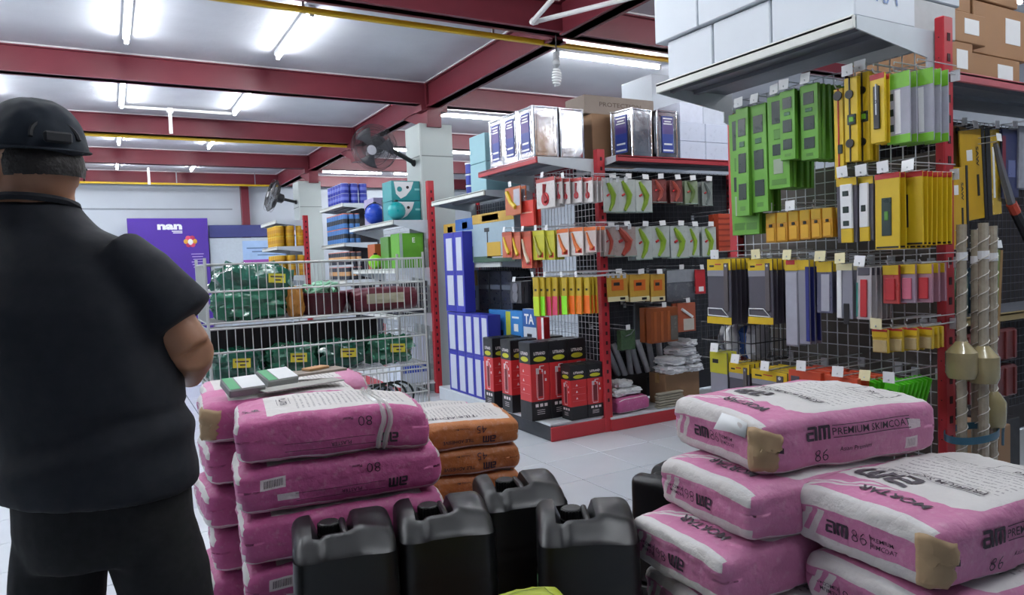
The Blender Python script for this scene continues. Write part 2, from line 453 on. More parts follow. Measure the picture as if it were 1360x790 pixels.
# C: bay behind the first column side, facing -X ; C2 further away ; D yellow cans
uC = thing('gondola_shelf', 'red post gondola with teal boxes in front of the near column', 'shelving', (2.98, 8.45, 0), mX)
CL = 1.5
post(uC, CL, 2.24, .0, .06, .07)
shelf(uC, 1.83, CL-.01, .43, LIPW, .16); shelf(uC, 1.33, CL-.01, .43, LIPW, .16); shelf(uC, .85, CL-.01, .43, LIPW, .16); base(uC, CL, .44)
wiremesh(uC, CL, .2, 1.8, -.01)
uC2 = thing('gondola_shelf', 'white shelving bay with blue cans and spray cans', 'shelving', (3.16, 10.35, 0), mX)
shelf(uC2, 2.21, 1.13, .46, LIPW, .1); shelf(uC2, 1.69, 1.13, .46, LIPW, .1); shelf(uC2, 1.2, 1.13, .46, LIPW, .1); base(uC2, 1.15, .46)
MB().bx(0, 1.15, .0, .02, .1, 2.2).build('back_panel', M('#2b2f38', .6), uC2)
post(uC2, 1.12, 2.2, .03)
uD = thing('gondola_shelf', 'red post shelving bay with yellow cans before the far column', 'shelving', (2.50, 11.5, 0), mX)
shelf(uD, 2.07, 1.1, .42, LIPW, .1); shelf(uD, 1.70, 1.1, .42, LIPW, .1); shelf(uD, 1.28, 1.1, .42, LIPW, .1); base(uD, 1.1, .42)
post(uD, 1.1, 2.14, 0, .06, .07)
MB().bx(0, 1.1, .0, .012, .1, 1.7).build('back_panel', M('#b4b9ba', .6), uD)
# F: bay behind E on the far right, facing the camera
uF = thing('gondola_shelf', 'gondola bay with hand saws and brown cartons at the right edge', 'shelving', (3.42, 2.42, 0), 0)
shelf(uF, 2.16, 2.6, .54, M('#b05a62', .4), .12)
wiremesh(uF, 2.6, .3, 2.1, -.01, mat=M('#4a4d54', .4, .3))
MB().bx(0, 2.6, .03, .05, .12, 2.1).build('back_panel', M('#2a2527', .7), uF)
shelf(uF, .98, 2.6, .40, M('#8a7a50', .5), .08); base(uF, 2.6, .5)

# ------------------------------------------------------------------ cement bags
def bag_mats(main, sidec, kind):
    "top, long side, end, under"
    out = []
    def uvs(nt):
        u = nt.nodes.new('ShaderNodeUVMap'); s = nt.nodes.new('ShaderNodeSeparateXYZ'); nt.links.new(u.outputs[0], s.inputs[0])
        return V(nt, s.outputs[0]), V(nt, s.outputs[1]), u.outputs[0]
    mc = hexc(main); wc = hexc('#dcdad8'); dust = hexc('#c9c2bd')
    for face in ('top', 'side', 'end', 'under'):
        m, nt, b = newmat('bag_%s_%s_%s' % (kind, main.strip('#'), face))
        u, v, uvo = uvs(nt)
        n1 = noisev(nt, 9, 4); n2 = noisev(nt, 60, 3)
        pink = mixc(nt, n1, tuple(c*.82 for c in mc), mc)
        if face == 'top':
            wav = (n1*.012)
            w_ = u.gt(wav+.118)*v.gt(.012)*v.lt(.352)
            cr = (u-.185)._op('POWER', 2.0)+((v-.075)._op('POWER', 2.0))
            notc = (u.lt(.185)*v.lt(.075)*cr.gt(.0042)).inv()
            w_ = w_*notc
            if kind == 'mortar':
                w_ = w_.mx(rng(u, .0, .016)).mx(rng(u+(v*.6), .222, .236)*u.lt(.118)).mx(rng(u+(v*.6), .246, .26)*u.lt(.118))
            elif kind == 'plain':
                w_ = rng(u, .03, .52)*v.gt(.03)
            else: w_ = rng(u, .03 if kind == 'tile' else .08, .535)*v.gt(.025)
            # rows of fine print
            tx = nt.nodes.new('ShaderNodeTexNoise'); tx.inputs['Scale'].default_value = 1; tx.inputs['Detail'].default_value = 1
            mp = nt.nodes.new('ShaderNodeMapping'); mp.inputs['Scale'].default_value = (45, 260, 1) if kind != 'mortar' else (75, 170, 1); nt.links.new(uvo, mp.inputs[0]); nt.links.new(mp.outputs[0], tx.inputs[0])
            if kind == 'mortar':
                rows = ((u*(1/.022)).fract()).gt(.72)*rng(u, .255, .47)*rng(v, .04, .31)
            else:
                rows = ((u*(1/.016)).fract()).gt(.62)*rng(u, .16, .50)*rng(v, .06, .30)
            ink = rows*V(nt, tx.outputs[0]).gt(.47)
            white = mixc(nt, n1, dust if kind != 'mortar' else tuple(c*.88 for c in wc), wc)
            c = mixc(nt, w_, pink, white); c = mixc(nt, ink*.55, c, hexc('#4a4850'))
        elif face == 'side':
            c = pink
            if kind == 'mortar':
                k = rng(u, .455, .495)*rng(v, .075, .105); k = k.mx(rng(u, .445, .485)*rng(v, .025, .055))
                bar = ((u*300).fract()).gt(.55)*rng(u, .452, .478)*rng(v, .03, .05)
                c = mixc(nt, k*.75, c, wc); c = mixc(nt, bar*.6, c, hexc('#6a4a5a'))
            elif kind == 'tile':
                k = rng(u, .02, .07)*rng(v, .07, .10); bar = ((u*260).fract()).gt(.5)*rng(u, .028, .062)*rng(v, .075, .095)
                k = k.mx(rng(u, .02, .075)*rng(v, .03, .04))
                c = mixc(nt, k*.8, c, hexc('#d9d2be')); c = mixc(nt, bar, c, hexc('#3a3030'))
            elif kind == 'plasternb': pass
            else:
                k = rng(u, .06, .13)*rng(v, .075, .11); k = k.mx(rng(u, .105, .165)*rng(v, .035, .055))
                bar = ((u*220).fract()).gt(.45)*rng(u, .068, .122)*rng(v, .082, .104)
                c = mixc(nt, k*.85, c, wc); c = mixc(nt, bar, c, hexc('#3a2a35'))
            c = mixc(nt, v.lt(n1*.016), c, wc)
        elif face == 'end':
            # v is height, u from the far corner to the near corner
            band = v.gt((n1*.012)+.099).mx(v.lt((n1*.02)+.026))
            sl = u+(v*-.5)
            st = (rng(sl, .0, .018).mx(rng(sl, .034, .054)))*v.lt(.1)
            c = mixc(nt, band.mx(st), pink, mixc(nt, n1, dust, wc))
        else:
            c = mixc(nt, n1, dust, mc)
        c = mixc(nt, (n2._op('SUBTRACT', .56)._op('MULTIPLY', 3.0, clamp=True))*.25, c, hexc('#e8e2df'))
        nt.links.new(c.k, b.inputs['Base Color']); b.inputs['Roughness'].default_value = .5
        n4 = noisev(nt, 22, 5); bump(nt, b, (n1*.5)+(n2*.15)+((n4+-.5).abs()*1.2), .55, .012)
        out.append(m)
    return out
BM = {'mortar': bag_mats('#d385ad', None, 'mortar'), 'plaster': bag_mats('#c45e94', None, 'plaster'), 'plasternb': bag_mats('#c45e94', None, 'plasternb'), 'tile': bag_mats('#b9713a', None, 'tile'), 'plain': bag_mats('#d48cb0', None, 'plain')}

class Bag:
    "one paper sack; local x length, y width, z thickness, origin at the near bottom corner"
    def __init__(s, L, W, T, seed, sag=.0, droop=.0, lump=.006):
        s.L, s.W, s.T, s.seed, s.sag, s.droop, s.lump = L, W, T, seed, sag, droop, lump
    def map(s, p, off=0.0):
        a, b, c = s.L/2, s.W/2, s.T/2; r = min(c*.46, .03)
        q = Vector(p)
        inn = Vector((max(-a+r, min(a-r, q.x)), max(-b+r, min(b-r, q.y)), max(-c+r, min(c-r, q.z))))
        d = q-inn
        # the block-bottom end stays crisp: keep less rounding there
        if d.length > 1e-9:
            pos = inn + d.normalized()*(r+off)
        else: pos = inn
        ex, ey, ez = pos.x/a, pos.y/b, pos.z/c
        # pillow: middle thicker, edges flatter ; sides bulge at mid height
        pos.z += c*(.13*(1-ex*ex)*(1-ey*ey)-.05)*(1 if ez > 0 else .35)*abs(ez)
        pos.y += b*.05*(1-ez*ez)*ey*(1-.5*ex*ex)
        pos.x += a*.02*(1-ez*ez)*ex
        if q.x <= -a+1e-6:      # folded paper flaps on the block bottom end
            hh = q.z+c; e1 = c*1.26+.012*noise.noise(Vector((q.y*16, s.seed, 0))); e2 = c*.36+.010*noise.noise(Vector((q.y*13, s.seed+9, 0)))
            pos.x -= .0045*max(0, min(1, (hh-e1)/.006))+.003*max(0, min(1, (e2-hh)/.006))
            pos.x += .004*noise.noise(Vector((q.y*11, q.z*26, s.seed*2.)))
        # corners pull in
        k = max(0, abs(ex)-.6)/.4*max(0, abs(ey)-.6)/.4
        pos.z -= c*.18*k*(1 if ez > 0 else -.4)
        # far end narrows and droops over its neighbour
        t = max(0, ex-.1)/.9
        pos.z -= s.droop*t*t
        pos.z -= s.sag*(ex*ex)
        sd = Vector((s.seed*3.1, s.seed*1.7, s.seed*.9))
        n1 = noise.noise(pos*9+sd); n2 = noise.noise(Vector((pos.x*14, pos.y*30, pos.z*30))+sd)
        n3 = noise.noise(pos*38+sd); n3 = 1-abs(n3)*2
        g = q.copy(); g = Vector((g.x/a, g.y/b, g.z/c)); g = Vector((g.x**5, g.y**5, g.z**5))
        if g.length > 0: g.normalize()
        pos += g*(s.lump*n1+.0038*n2+.0026*n3)
        return pos + Vector((a, b, c))
    def mesh(s, mats, nx=36, ny=26, nz=18):
        a, b, c = s.L/2, s.W/2, s.T/2
        vs, fs, mi, uv = [], [], [], []
        idx = {}
        def vert(p):
            k = (round(p[0], 5), round(p[1], 5), round(p[2], 5))
            if k not in idx: idx[k] = len(vs); vs.append(s.map(p))
            return idx[k]
        def lin(n, h): return [-h+2*h*i/n for i in range(n+1)]
        gx, gy, gz = lin(nx, a), lin(ny, b), lin(nz, c)
        def sheet(A, B, fn, m, uvf):
            for i in range(len(A)-1):
                for j in range(len(B)-1):
                    qd = [(A[i], B[j]), (A[i+1], B[j]), (A[i+1], B[j+1]), (A[i], B[j+1])]
                    fs.append([vert(fn(*q)) for q in qd]); mi.append(m); uv.append([uvf(*q) for q in qd])
        sheet(gx, gy, lambda x, y: (x, y, c), 0, lambda x, y: (x+a, y+b))
        sheet(gx, gy[::-1], lambda x, y: (x, y, -c), 3, lambda x, y: (x+a, y+b))
        sheet(gx, gz, lambda x, z: (x, -b, z), 1, lambda x, z: (x+a, z+c))
        sheet(gx[::-1], gz, lambda x, z: (x, b, z), 1, lambda x, z: (a-x, z+c))
        sheet(gy[::-1], gz, lambda y, z: (-a, y, z), 2, lambda y, z: (b-y, z+c))
        sheet(gy, gz, lambda y, z: (a, y, z), 2, lambda y, z: (y+b, z+c))
        me = bpy.data.meshes.new('sack'); me.from_pydata(vs, [], fs); me.update()
        for m in mats: me.materials.append(m)
        me.polygons.foreach_set('material_index', mi)
        ul = me.uv_layers.new(name='UVMap')
        flat = [c_ for f in uv for q in f for c_ in q]
        ul.data.foreach_set('uv', flat)
        me.polygons.foreach_set('use_smooth', [True]*len(fs))
        return me
    def print_on(s, parent, face, geo, at, rot=0, mirror=False, mat=INK, name='lettering', off=.0022):
        "geo: flat (verts, faces); wrapped on the bag's face"
        a, b, c = s.L/2, s.W/2, s.T/2
        vs, fs = geo
        bm = bmesh.new()
        bv = [bm.verts.new(v) for v in vs]
        for f in fs:
            try: bm.faces.new([bv[i] for i in f])
            except ValueError: pass
        bmesh.ops.triangulate(bm, faces=bm.faces[:])
        for _ in range(3):
            le = [e for e in bm.edges if e.calc_length() > .02]
            if le: bmesh.ops.subdivide_edges(bm, edges=le, cuts=1); bmesh.ops.triangulate(bm, faces=bm.faces[:])
        cr, sr = cos(rot), sin(rot)
        for v in bm.verts:
            x, y = v.co.x*(-1 if mirror else 1), v.co.y
            x, y = x*cr-y*sr+at[0], x*sr+y*cr+at[1]
            if face == 'top': p = (x-a, y-b, c)
            elif face == 'side': p = (x-a, -b, y-c)
            else: p = (-a, b-x, y-c)
            v.co = s.map(p, off)
        me = bpy.data.meshes.new(name); bm.to_mesh(me); bm.free(); me.materials.append(mat)
        return link(name, me, parent)
def rects(rs):
    vs, fs = [], []
    for x0, y0, x1, y1 in rs:
        n = len(vs); vs += [(x0, y0, 0), (x1, y0, 0), (x1, y1, 0), (x0, y1, 0)]; fs.append((n, n+1, n+2, n+3))
    return vs, fs
def am_logo(h):
    "blocky two letter mark made of bars"
    rs = [(.08, .80, .78, 1), (.66, 0, .88, .94), (.08, 0, .60, .19), (0, .06, .22, .56), (.08, .43, .60, .62),
          (.98, 0, 1.20, 1), (1.2, .80, 1.9, 1), (1.36, 0, 1.58, .8), (1.74, 0, 1.96, .94)]
    return rects([((x0-.98)*h, (y0-.5)*h, (x1-.98)*h, (y1-.5)*h) for x0, y0, x1, y1 in rs])
def joing(*gs):
    vs, fs = [], []
    for (v, f), dx, dy in gs:
        n = len(vs); vs += [(q[0]+dx, q[1]+dy, 0) for q in v]; fs += [tuple(i+n for i in t) for t in f]
    return vs, fs
GREYINK = M('#4b454c', .6, var=.03)
def place_bag(name, label, kind, corner, yaw, dims=(.52, .37, .14), seed=0, group=None, end='norm', prints=True, topbig=False, flip=False, **kw):
    r = thing(name, label, 'cement bag', corner, yaw, group)
    B = Bag(*dims, seed, **kw)
    link('sack', B.mesh(BM[kind]), r)
    L, W, T = dims; fl = pi if flip else 0
    if not prints: return r, B
    if kind == 'mortar':
        e = joing((am_logo(.03), -.03, 0), (text_geo('86', .03, -.02), .028, 0), (rects([(.056, -.017, .058, .017)]), 0, 0), (text_geo('PREMIUM', .0095, .002), .086, .008), (text_geo('SKIMCOAT', .0095, .002), .088, -.007))
        if end == 'norm': B.print_on(r, 'end', e, (W*.44, T*.44))
        elif end == 'flip': B.print_on(r, 'end', e, (W*.46, T*.44), rot=pi)
        if not flip:
            B.print_on(r, 'side', am_logo(.038), (.165, T*.66), name='logo')
            B.print_on(r, 'side', joing((text_geo('PREMIUM SKIMCOAT', .019, .004), 0, 0), (rects([(-.125, .015, .125, .017), (-.125, -.017, .125, -.015)]), 0, 0)), (.335, T*.655))
            B.print_on(r, 'side', joing((text_geo('86', .032, -.015), 0, 0), (text_geo('Asian Premium', .0115, .004), .105, .01)), (.175, T*.27), name='number')
            B.print_on(r, 'side', ([(-.018, 0, 0), (.004, .012, 0), (.004, .005, 0), (.02, .007, 0), (.02, -.007, 0), (.004, -.005, 0), (.004, -.012, 0)], [tuple(range(7))]), (.04, T*.42), name='arrow_mark')
        B.print_on(r, 'top', text_geo('MORTAR', .030, .02), (.074, W*.42), rot=pi/2, mirror=False, mat=GREYINK)
        B.print_on(r, 'top', am_logo(.075 if topbig else .06), (.178, W*.66), rot=pi/2, mat=GREYINK, name='logo')
        B.print_on(r, 'top', joing((text_geo('PREMIUM SKIMCOAT', .02, .004), 0, 0), (rects([(-.13, .015, .13, .0165), (-.13, -.0165, .13, -.015)]), 0, 0)), (.243, W*.5), rot=pi/2, mat=GREYINK)
        B.print_on(r, 'top', joing((rects([(-.06, .04, .06, .042), (-.06, -.042, .06, -.04), (-.06, -.04, -.058, .04), (.058, -.04, .06, .04)]), 0, 0), (text_geo('86', .025), 0, 0)), (.47, W*.3), rot=pi/2, mat=GREYINK, name='badge')
    elif kind.startswith('plaster'):
        s_ = joing((text_geo('80', .032, -.015), 0, 0), (text_geo('Plaster', .008, .01), .05, -.012))
        B.print_on(r, 'side', s_, (L*.64, T*.70), rot=fl, name='number')
        B.print_on(r, 'side', joing((am_logo(.03), 0, 0), (text_geo('PLASTER', .011, .01), .14, .004), (rects([(.04, .012, .30, .0135), (.04, -.0105, .30, -.009)]), 0, 0)), (L*.76, T*.30), rot=fl, name='logo')
        B.print_on(r, 'top', joing((text_geo('80', .02, .03), 0, 0), (text_geo('PLASTER', .012, .02), 0, -.025)), (.05, W*.3), rot=-pi/2+.3, mat=INK)
        B.print_on(r, 'top', joing((rects([(-.05, .018, .05, .0195), (-.05, -.0195, .05, -.018)]), 0, 0), (text_geo('PLASTER', .02, .02), 0, 0)), (.135, W*.5), rot=-pi/2, mat=GREYINK)
    elif kind == 'tile':
        B.print_on(r, 'side', joing((text_geo('45', .03, -.01), 0, 0), (text_geo('Porcelain Mix', .007, .005), .075, -.008)), (L*.73, T*.68), rot=fl, name='number')
        B.print_on(r, 'side', joing((am_logo(.026), 0, 0), (text_geo('TILE ADHESIVE', .013, .012), .12, 0)), (L*.78, T*.30), rot=fl, name='logo')
        B.print_on(r, 'top', joing((text_geo('TILE ADHESIVE', .028, .012), 0, 0)), (L*.5, W*.18), rot=pi, mat=GREYINK)
    return r, B
def bag_px(name, label, kind, c_px, l_px, zb, **kw):
    "near bottom corner and the left end of the end face, measured on the plane z=zb"
    c = P(*c_px, 2, zb); l = P(*l_px, 2, zb)
    yaw = atan2(l.y-c.y, l.x-c.x)-pi/2
    return place_bag(name, label, kind, (c.x, c.y, zb), yaw, **kw)

TANP = M('#a98f6d', .7, var=.15, scale=30)
def torn_flap(r, B, u0=.02):
    "torn brown inner paper at the near corner of the end, ragged edges and a dark fold"
    a, b, c = B.L/2, B.W/2, B.T/2
    rg = random.Random(B.seed)
    n, m = 10, 8
    vs, fs = [], []
    lo = [rg.uniform(-.006, .012) for _ in range(n+1)]; hi = [rg.uniform(-.012, .008) for _ in range(n+1)]
    for i in range(n+1):
        t = i/n
        for j in range(m+1):
            x = (lo[i]+(1+hi[i]*8-lo[i])*(j/m))
            sdist = -.045+(.085+.02*t)*x           # metres round the corner, 0 at the corner
            y = -b-sdist if sdist < 0 else -b
            xx = -a if sdist < 0 else -a+sdist
            z = -c+.012+(.118+.012*sin(x*5))*t
            vs.append(B.map((xx, y, min(z, c)), .003+.006*rg.random()*(1 if 0 < j < m else .3)+.008*max(0, .3-abs(x-.35))))
    for i in range(n):
        for j in range(m): fs.append((i*(m+1)+j, i*(m+1)+j+1, (i+1)*(m+1)+j+1, (i+1)*(m+1)+j))
    o = MB().add(vs, fs).build('torn_inner_paper', TANP, r)
    md = o.modifiers.new('solid', 'SOLIDIFY'); md.thickness = .0012
    return o
TWs = .14
# right rear stack
yaw0 = rad(-19)
z = .80
r, B = place_bag('cement_bag', 'pink and white skimcoat bag topmost of the rear right stack, torn corner', 'mortar', (1.378, 1.215, z), rad(-11), (.565, .40, .15), 3, 'skimcoat bags in the right stacks', topbig=False)
torn_flap(r, B)
fv = [B.map((-B.L/2, -B.W/2+.05+.05*i, B.T/2-.05+.04*j), .006+.012*i*(1-j)) for i in range(3) for j in range(2)]
fo = MB().add(fv, [(0, 2, 3, 1), (2, 4, 5, 3)]).build('torn_outer_flap', PAPER, r); fo.modifiers.new('s', 'SOLIDIFY').thickness = .001
r, B = bag_px('cement_bag', 'pink skimcoat bag second from top in the rear right stack', 'mortar', (1000, 727), (882, 668), .655, seed=5, dims=(.54, .37, .142), group='skimcoat bags in the right stacks', end='flip', flip=True)
r, B = bag_px('cement_bag', 'pink skimcoat bag third from top in the rear right stack, end pushed left', 'mortar', (962, 815), (865, 755), .515, seed=8, dims=(.54, .37, .139), group='skimcoat bags in the right stacks', end='flip', flip=True)
lowc = P(962, 815, 2, .515)
for i in range(3):
    place_bag('cement_bag', 'pink skimcoat bag low in the rear right stack, %s above the floor' % ordn(2-i), 'mortar', (lowc.x-.01+.02*i, lowc.y+.01*i, .515-.145*(i+1)), rad(-12+4*i), (.53, .37, .139), 20+i, 'skimcoat bags in the right stacks', prints=False)
# right front stack
r, B = place_bag('cement_bag', 'large pink and white skimcoat bag topmost of the front right stack', 'mortar', (1.425, .815, .645), rad(-5), (.58, .375, .15), 11, 'skimcoat bags in the right stacks', topbig=True)
torn_flap(r, B)
r, B = place_bag('cement_bag', 'pink skimcoat bag directly under the topmost bag of the front right stack', 'mortar', (1.40, .79, .50), rad(-9), (.56, .37, .139), 14, 'skimcoat bags in the right stacks', end='flip', flip=True)
for i in range(3):
    place_bag('cement_bag', 'pink skimcoat bag low in the front right stack, %s above the floor' % ordn(2-i), 'mortar', (1.40, .79+.005*i, .50-.145*(i+1)), rad(-6+3*i), (.53, .37, .139), 30+i, 'skimcoat bags in the right stacks', prints=False)
# small pink bag end between the cans and the rear stack, bottom edge of the picture
# pallets under the stacks
WOOD = M('#7a5f42', .75, var=.25, scale=12)
def pallet(x0, x1, y0, y1, label, h=.075, rz=0):
    r = thing('pallet', label, 'pallet', ((x0+x1)/2, (y0+y1)/2, 0), rz)
    a, b = (x1-x0)/2, (y1-y0)/2
    n = 6
    pm = MB().cbox((0, 0, h-.01), (2*a, 2*b/n*.8, .02), .002).mesh('plank', WOOD)
    for i in range(n): link('plank', pm, r, (0, -b+2*b*(i+.5)/n, 0))
    sm = MB().cbox((0, 0, (h-.02)/2), (.06, 2*b, h-.02), .002).mesh('stringer', WOOD)
    for x in (-a+.05, 0, a-.05): link('stringer', sm, r, (x, 0, 0))
pallet(1.33, 1.98, 1.18, 1.62, 'wooden pallet under the rear right bag stack', rz=rad(-12)); pallet(1.36, 1.98, .74, 1.14, 'wooden pallet under the front right bag stack', .06, rz=rad(-5))

# left pile: pink plaster stack in front, orange tile adhesive stack to its right, others behind
g = 'plaster bags in the left pile'
pz = .80
r, B = place_bag('cement_bag', 'pink plaster bag topmost in the left pile, its right end cinched with tape', 'plasternb', (.296, 2.15, pz), rad(-8), (.56, .35, .14), 41, g, flip=True, droop=.02)
TAPE = M('#d8d8d4', .15, var=.05, alpha=.55)
for ux in (.405, .425):
    ring = []
    for t in range(28):
        ang = 2*pi*t/28; q = Vector((ux-B.L/2+.01*sin(3*ang), B.W/2*cos(ang)*1.25, B.T/2*sin(ang)*1.25))
        q.y = max(-B.W/2, min(B.W/2, q.y)); q.z = max(-B.T/2, min(B.T/2, q.z)); ring.append(B.map(q, .003))
    MB().tube(ring, .008, 5, closed=True).build('clear_tape', TAPE, r)
r, B = place_bag('cement_bag', 'pink plaster bag second from top in the left pile, creased on its right', 'plaster', (.290, 2.15, pz-.147), rad(-7), (.60, .36, .137), 44, g, flip=True)
r, B = place_bag('cement_bag', 'pink plaster bag third from top in the left pile, behind the nearest jerrycan', 'plasternb', (.292, 2.14, pz-.294), rad(-7), (.60, .36, .137), 47, g, flip=True)
r, B = place_bag('cement_bag', 'pink plaster bag fourth from top in the left pile, white barcode label showing', 'plaster', (.298, 2.14, pz-.441), rad(-7), (.60, .36, .137), 50, g, flip=True)
for i in range(2):
    place_bag('cement_bag', 'pink plaster bag low in the left pile, %s above the floor' % ordn(1-i), 'plaster', (.30, 2.14, pz-.441-.147*(i+1)), rad(-7), (.60, .36, .137), 53+i, g, prints=False)
# column of bags left-behind (ends seen left of the front stack)
for i in range(6):
    lab = ['pink bag with torn brown corner, top of the left rear column by the man', 'pink bag second down in the left rear column', 'pink bag third down in the left rear column', 'pink bag fourth down in the left rear column', 'pink bag fifth down in the left rear column', 'pink bag lowest in the left rear column'][i]
    r, B = place_bag('cement_bag', lab, 'plasternb', (.245+.01*(i % 2), 2.54, pz-.008-.147*i), rad(-4+3*(i % 3)), (.52, .34, .137), 60+i, 'bags behind the front left stack', prints=False)
    if i == 0: torn_flap(r, B)
for i in range(6):
    lab = ['white topped pink bag under the two card boxes, right of the left rear column', 'pink bag second down behind the plaster stack', 'pink bag third down behind the plaster stack', 'pink bag fourth down behind the plaster stack', 'pink bag fifth down behind the plaster stack', 'pink bag lowest behind the plaster stack'][i]
    place_bag('cement_bag', lab, 'plain' if i == 0 else 'plaster', (.30, 2.93, .77-.143*i), rad(-3), (.62, .36, .137), 70+i, 'bags behind the front left stack', prints=False)
# orange
g2 = 'tile adhesive bags in the left pile'
oz = .655
for i, lab in enumerate(['orange tile adhesive bag topmost, right of the pink plaster bag', 'orange tile adhesive bag second from top, right of the pink bags', 'orange tile adhesive bag third from top, behind the black cans', 'orange tile adhesive bag fourth from top, hidden low', 'orange tile adhesive bag fifth from top, hidden low', 'orange tile adhesive bag sixth from top, hidden low']):
    place_bag('cement_bag', lab, 'tile', (.83+.0*i, 2.56+.004*i, oz-.012-.106*i), rad(-13), (.56, .38, .103), 80+i, g2, flip=True, prints=i < 3)
for i in range(4):
    lab = ['pale dusty pink bag on the low stack behind the orange bags', 'dusty pink bag second in the low stack behind the orange bags', 'dusty pink bag third in the low stack behind the orange bags', 'dusty pink bag lowest in the low stack behind the orange bags'][i]
    r, B = place_bag('cement_bag', lab, 'plain', (1.00, 3.23, .50-.145*i), rad(-18), (.54, .40, .137), 90+i, 'bags behind the front left stack', prints=False)
    if i == 0: B.print_on(r, 'side', text_geo('85', .03), (.35, .09), rot=pi)
pallet(.24, .95, 2.1, 3.3, 'wooden pallet under the pink left bag pile', .055, rz=rad(-7)); pallet(.90, 1.40, 2.47, 2.85, 'wooden pallet under the orange bags', .10, rz=rad(-13)); pallet(1.05, 1.5, 3.1, 3.5, 'wooden pallet under the low dusty bag stack', .06, rz=rad(-18))
# ------------------------------------------------------------------ black jerrycans
def carton(name, label, x0, x1, y0, y1, z0, z1, m, rz=0, cat='carton', group=None, tape=None, seam=True, extra=None):
    cx, cy = (x0+x1)/2, (y0+y1)/2
    r = thing(name, label, cat, (cx, cy, z0), rz, group)
    a, b, h = (x1-x0), (y1-y0), z1-z0
    MB().cbox((0, 0, h/2), (a, b, h), .004).build('body', m, r)
    if tape:
        MB().box((0, 0, h+.0006), (a+.001, .05, .001)).box((-a/2-.0006, 0, h-.04), (.001, .05, .08)).build('tape', tape, r)
    if seam:
        MB().box((-a/2-.0003, b*.0, h*.5), (.001, .003, h*.96)).build('seam', M('#8f969c', .6), r)
    if extra: extra(r, a, b, h)
    return r

CANM = M('#101113', .36, var=.25, scale=18, bmp=.12)
CAPM = M('#0b0b0c', .5)
def can_mesh():
    a, b, H, r = .135, .122, .385, .035
    bm = bmesh.new(); bmesh.ops.create_cube(bm, size=2)
    bmesh.ops.subdivide_edges(bm, edges=bm.edges[:], cuts=26, use_grid_fill=True)
    def sm(x, e0, e1):
        t = max(0, min(1, (x-e0)/(e1-e0))); return t*t*(3-2*t)
    for v in bm.verts:
        p = Vector((v.co.x*a, v.co.y*b, (v.co.z+1)/2*H))
        inn = Vector((max(-a+r, min(a-r, p.x)), max(-b+r, min(b-r, p.y)), max(.02, min(H-.03, p.z))))
        d = p-inn; dd = Vector((d.x/r, d.y/r, d.z/(.03 if d.z > 0 else .02)))
        if dd.length > 1e-6:
            dd.normalize(); p = inn+Vector((dd.x*r, dd.y*r, dd.z*(.03 if d.z > 0 else .02)))
        if v.co.z > -.6:
            x, y = p.x, p.y; top = sm(p.z, H-.055, H-.02)
            # front shoulder falls away, valley for the cap, handle slot
            dz = -.038*sm(-y, .03, .115)
            val = sm(x, -.085, -.065)*(1-sm(x, .005, .03))*sm(y, -.055, -.03)
            dz = dz*(1-val) - .05*val
            dz -= .012*(1-sm(x, -.07, -.05))*sm(-y, -.02, .05)
            # slanted face of the hump
            dz -= .016*sm(x, .03, .12)*sm(-y, -.06, .03)
            p.z += dz*top
        # waist groove and side panels
        if abs(p.z-.20) < .012: 
            k = 1-.02*(1-abs(p.z-.20)/.012); p.x *= k; p.y *= k
        if p.z < .19: p.x *= 1.012; p.y *= 1.012
        p += Vector((noise.noise(p*7), noise.noise(p*7+Vector((5, 0, 0))), 0))*.003
        v.co = p
    me = bpy.data.meshes.new('body'); bm.to_mesh(me); bm.free(); me.materials.append(CANM)
    me.polygons.foreach_set('use_smooth', [True]*len(me.polygons)); me.set_sharp_from_angle(angle=.7)
    return me
CAN = can_mesh()
capm = MB()
capm.lathe([(.031, 0), (.033, .006), (.033, .012), (.029, .013), (.029, .04), (.026, .043), (0.001, .043)], n=20)
for i in range(20):
    t = 2*pi*i/20; capm.box((.0295*cos(t), .0295*sin(t), .027), (.005, .005, .022))
CAPME = capm.mesh('screw_cap', CAPM)
HANDLE = MB().tube([(.002, .075, .335), (.0, .06, .368), (.0, -.01, .372), (.004, -.06, .362), (.006, -.085, .335)], .0095, 8).mesh('handle', CANM)
LABY = M('#b79c34', .5); LABG = M('#2f5a33', .5)
def jerrycan(loc, rz, label, group='black jerrycans in front of the left pile', sticker=None, sc_=1.0):
    r = thing('jerrycan', label, 'jerrycan', loc, rz, group); r.scale = (sc_,)*3
    link('body', CAN, r); link('screw_cap', CAPME, r, (-.035, .045, .333)); link('handle', HANDLE, r)
    if sticker:
        s = MB().cbox((-.138, -.02, .16), (.003, .06, .09), .001).build('sticker', LABG, r)
        MB().box((-.1400, -.03, .145), (.001, .03, .035)).build('sticker_panel', LABY, s)
    return r
CZ = .286
cans = [((.515, 1.90, CZ), rad(-12), 'black jerrycan nearest the man, foremost left of the four cans', None),
        ((.795, 1.865, CZ), rad(-15), 'black jerrycan second from the left of the four cans', None),
        ((1.10, 1.955, CZ-.005), rad(-17), 'black jerrycan farthest back, its top level with the orange bags', 1),
        ((1.105, 1.595, CZ), rad(-30), 'black jerrycan at the right of the four, beside the pink stack', 1)]
for l, rz, lab, st in cans:
    jerrycan(l, rz, lab, sticker=st)
pallet(.36, 1.27, 1.44, 2.06, 'wooden pallet on the floor under the black jerrycans', .142)
pr2 = thing('pallet', 'upper wooden pallet carrying the black jerrycans', 'pallet', (.815, 1.75, .142))
for i in range(7): MB().cbox((0, -.29+.095*i, .132), (.91, .075, .02), .002).build('plank', WOOD, pr2)
for x in (-.4, 0, .4): MB().cbox((x, 0, .061), (.06, .62, .12), .002).build('stringer', WOOD, pr2)
jerrycan((1.72, 1.90, .21), rad(20), 'black jerrycan half hidden behind the rear pink stack', 'black jerrycans in front of the left pile')
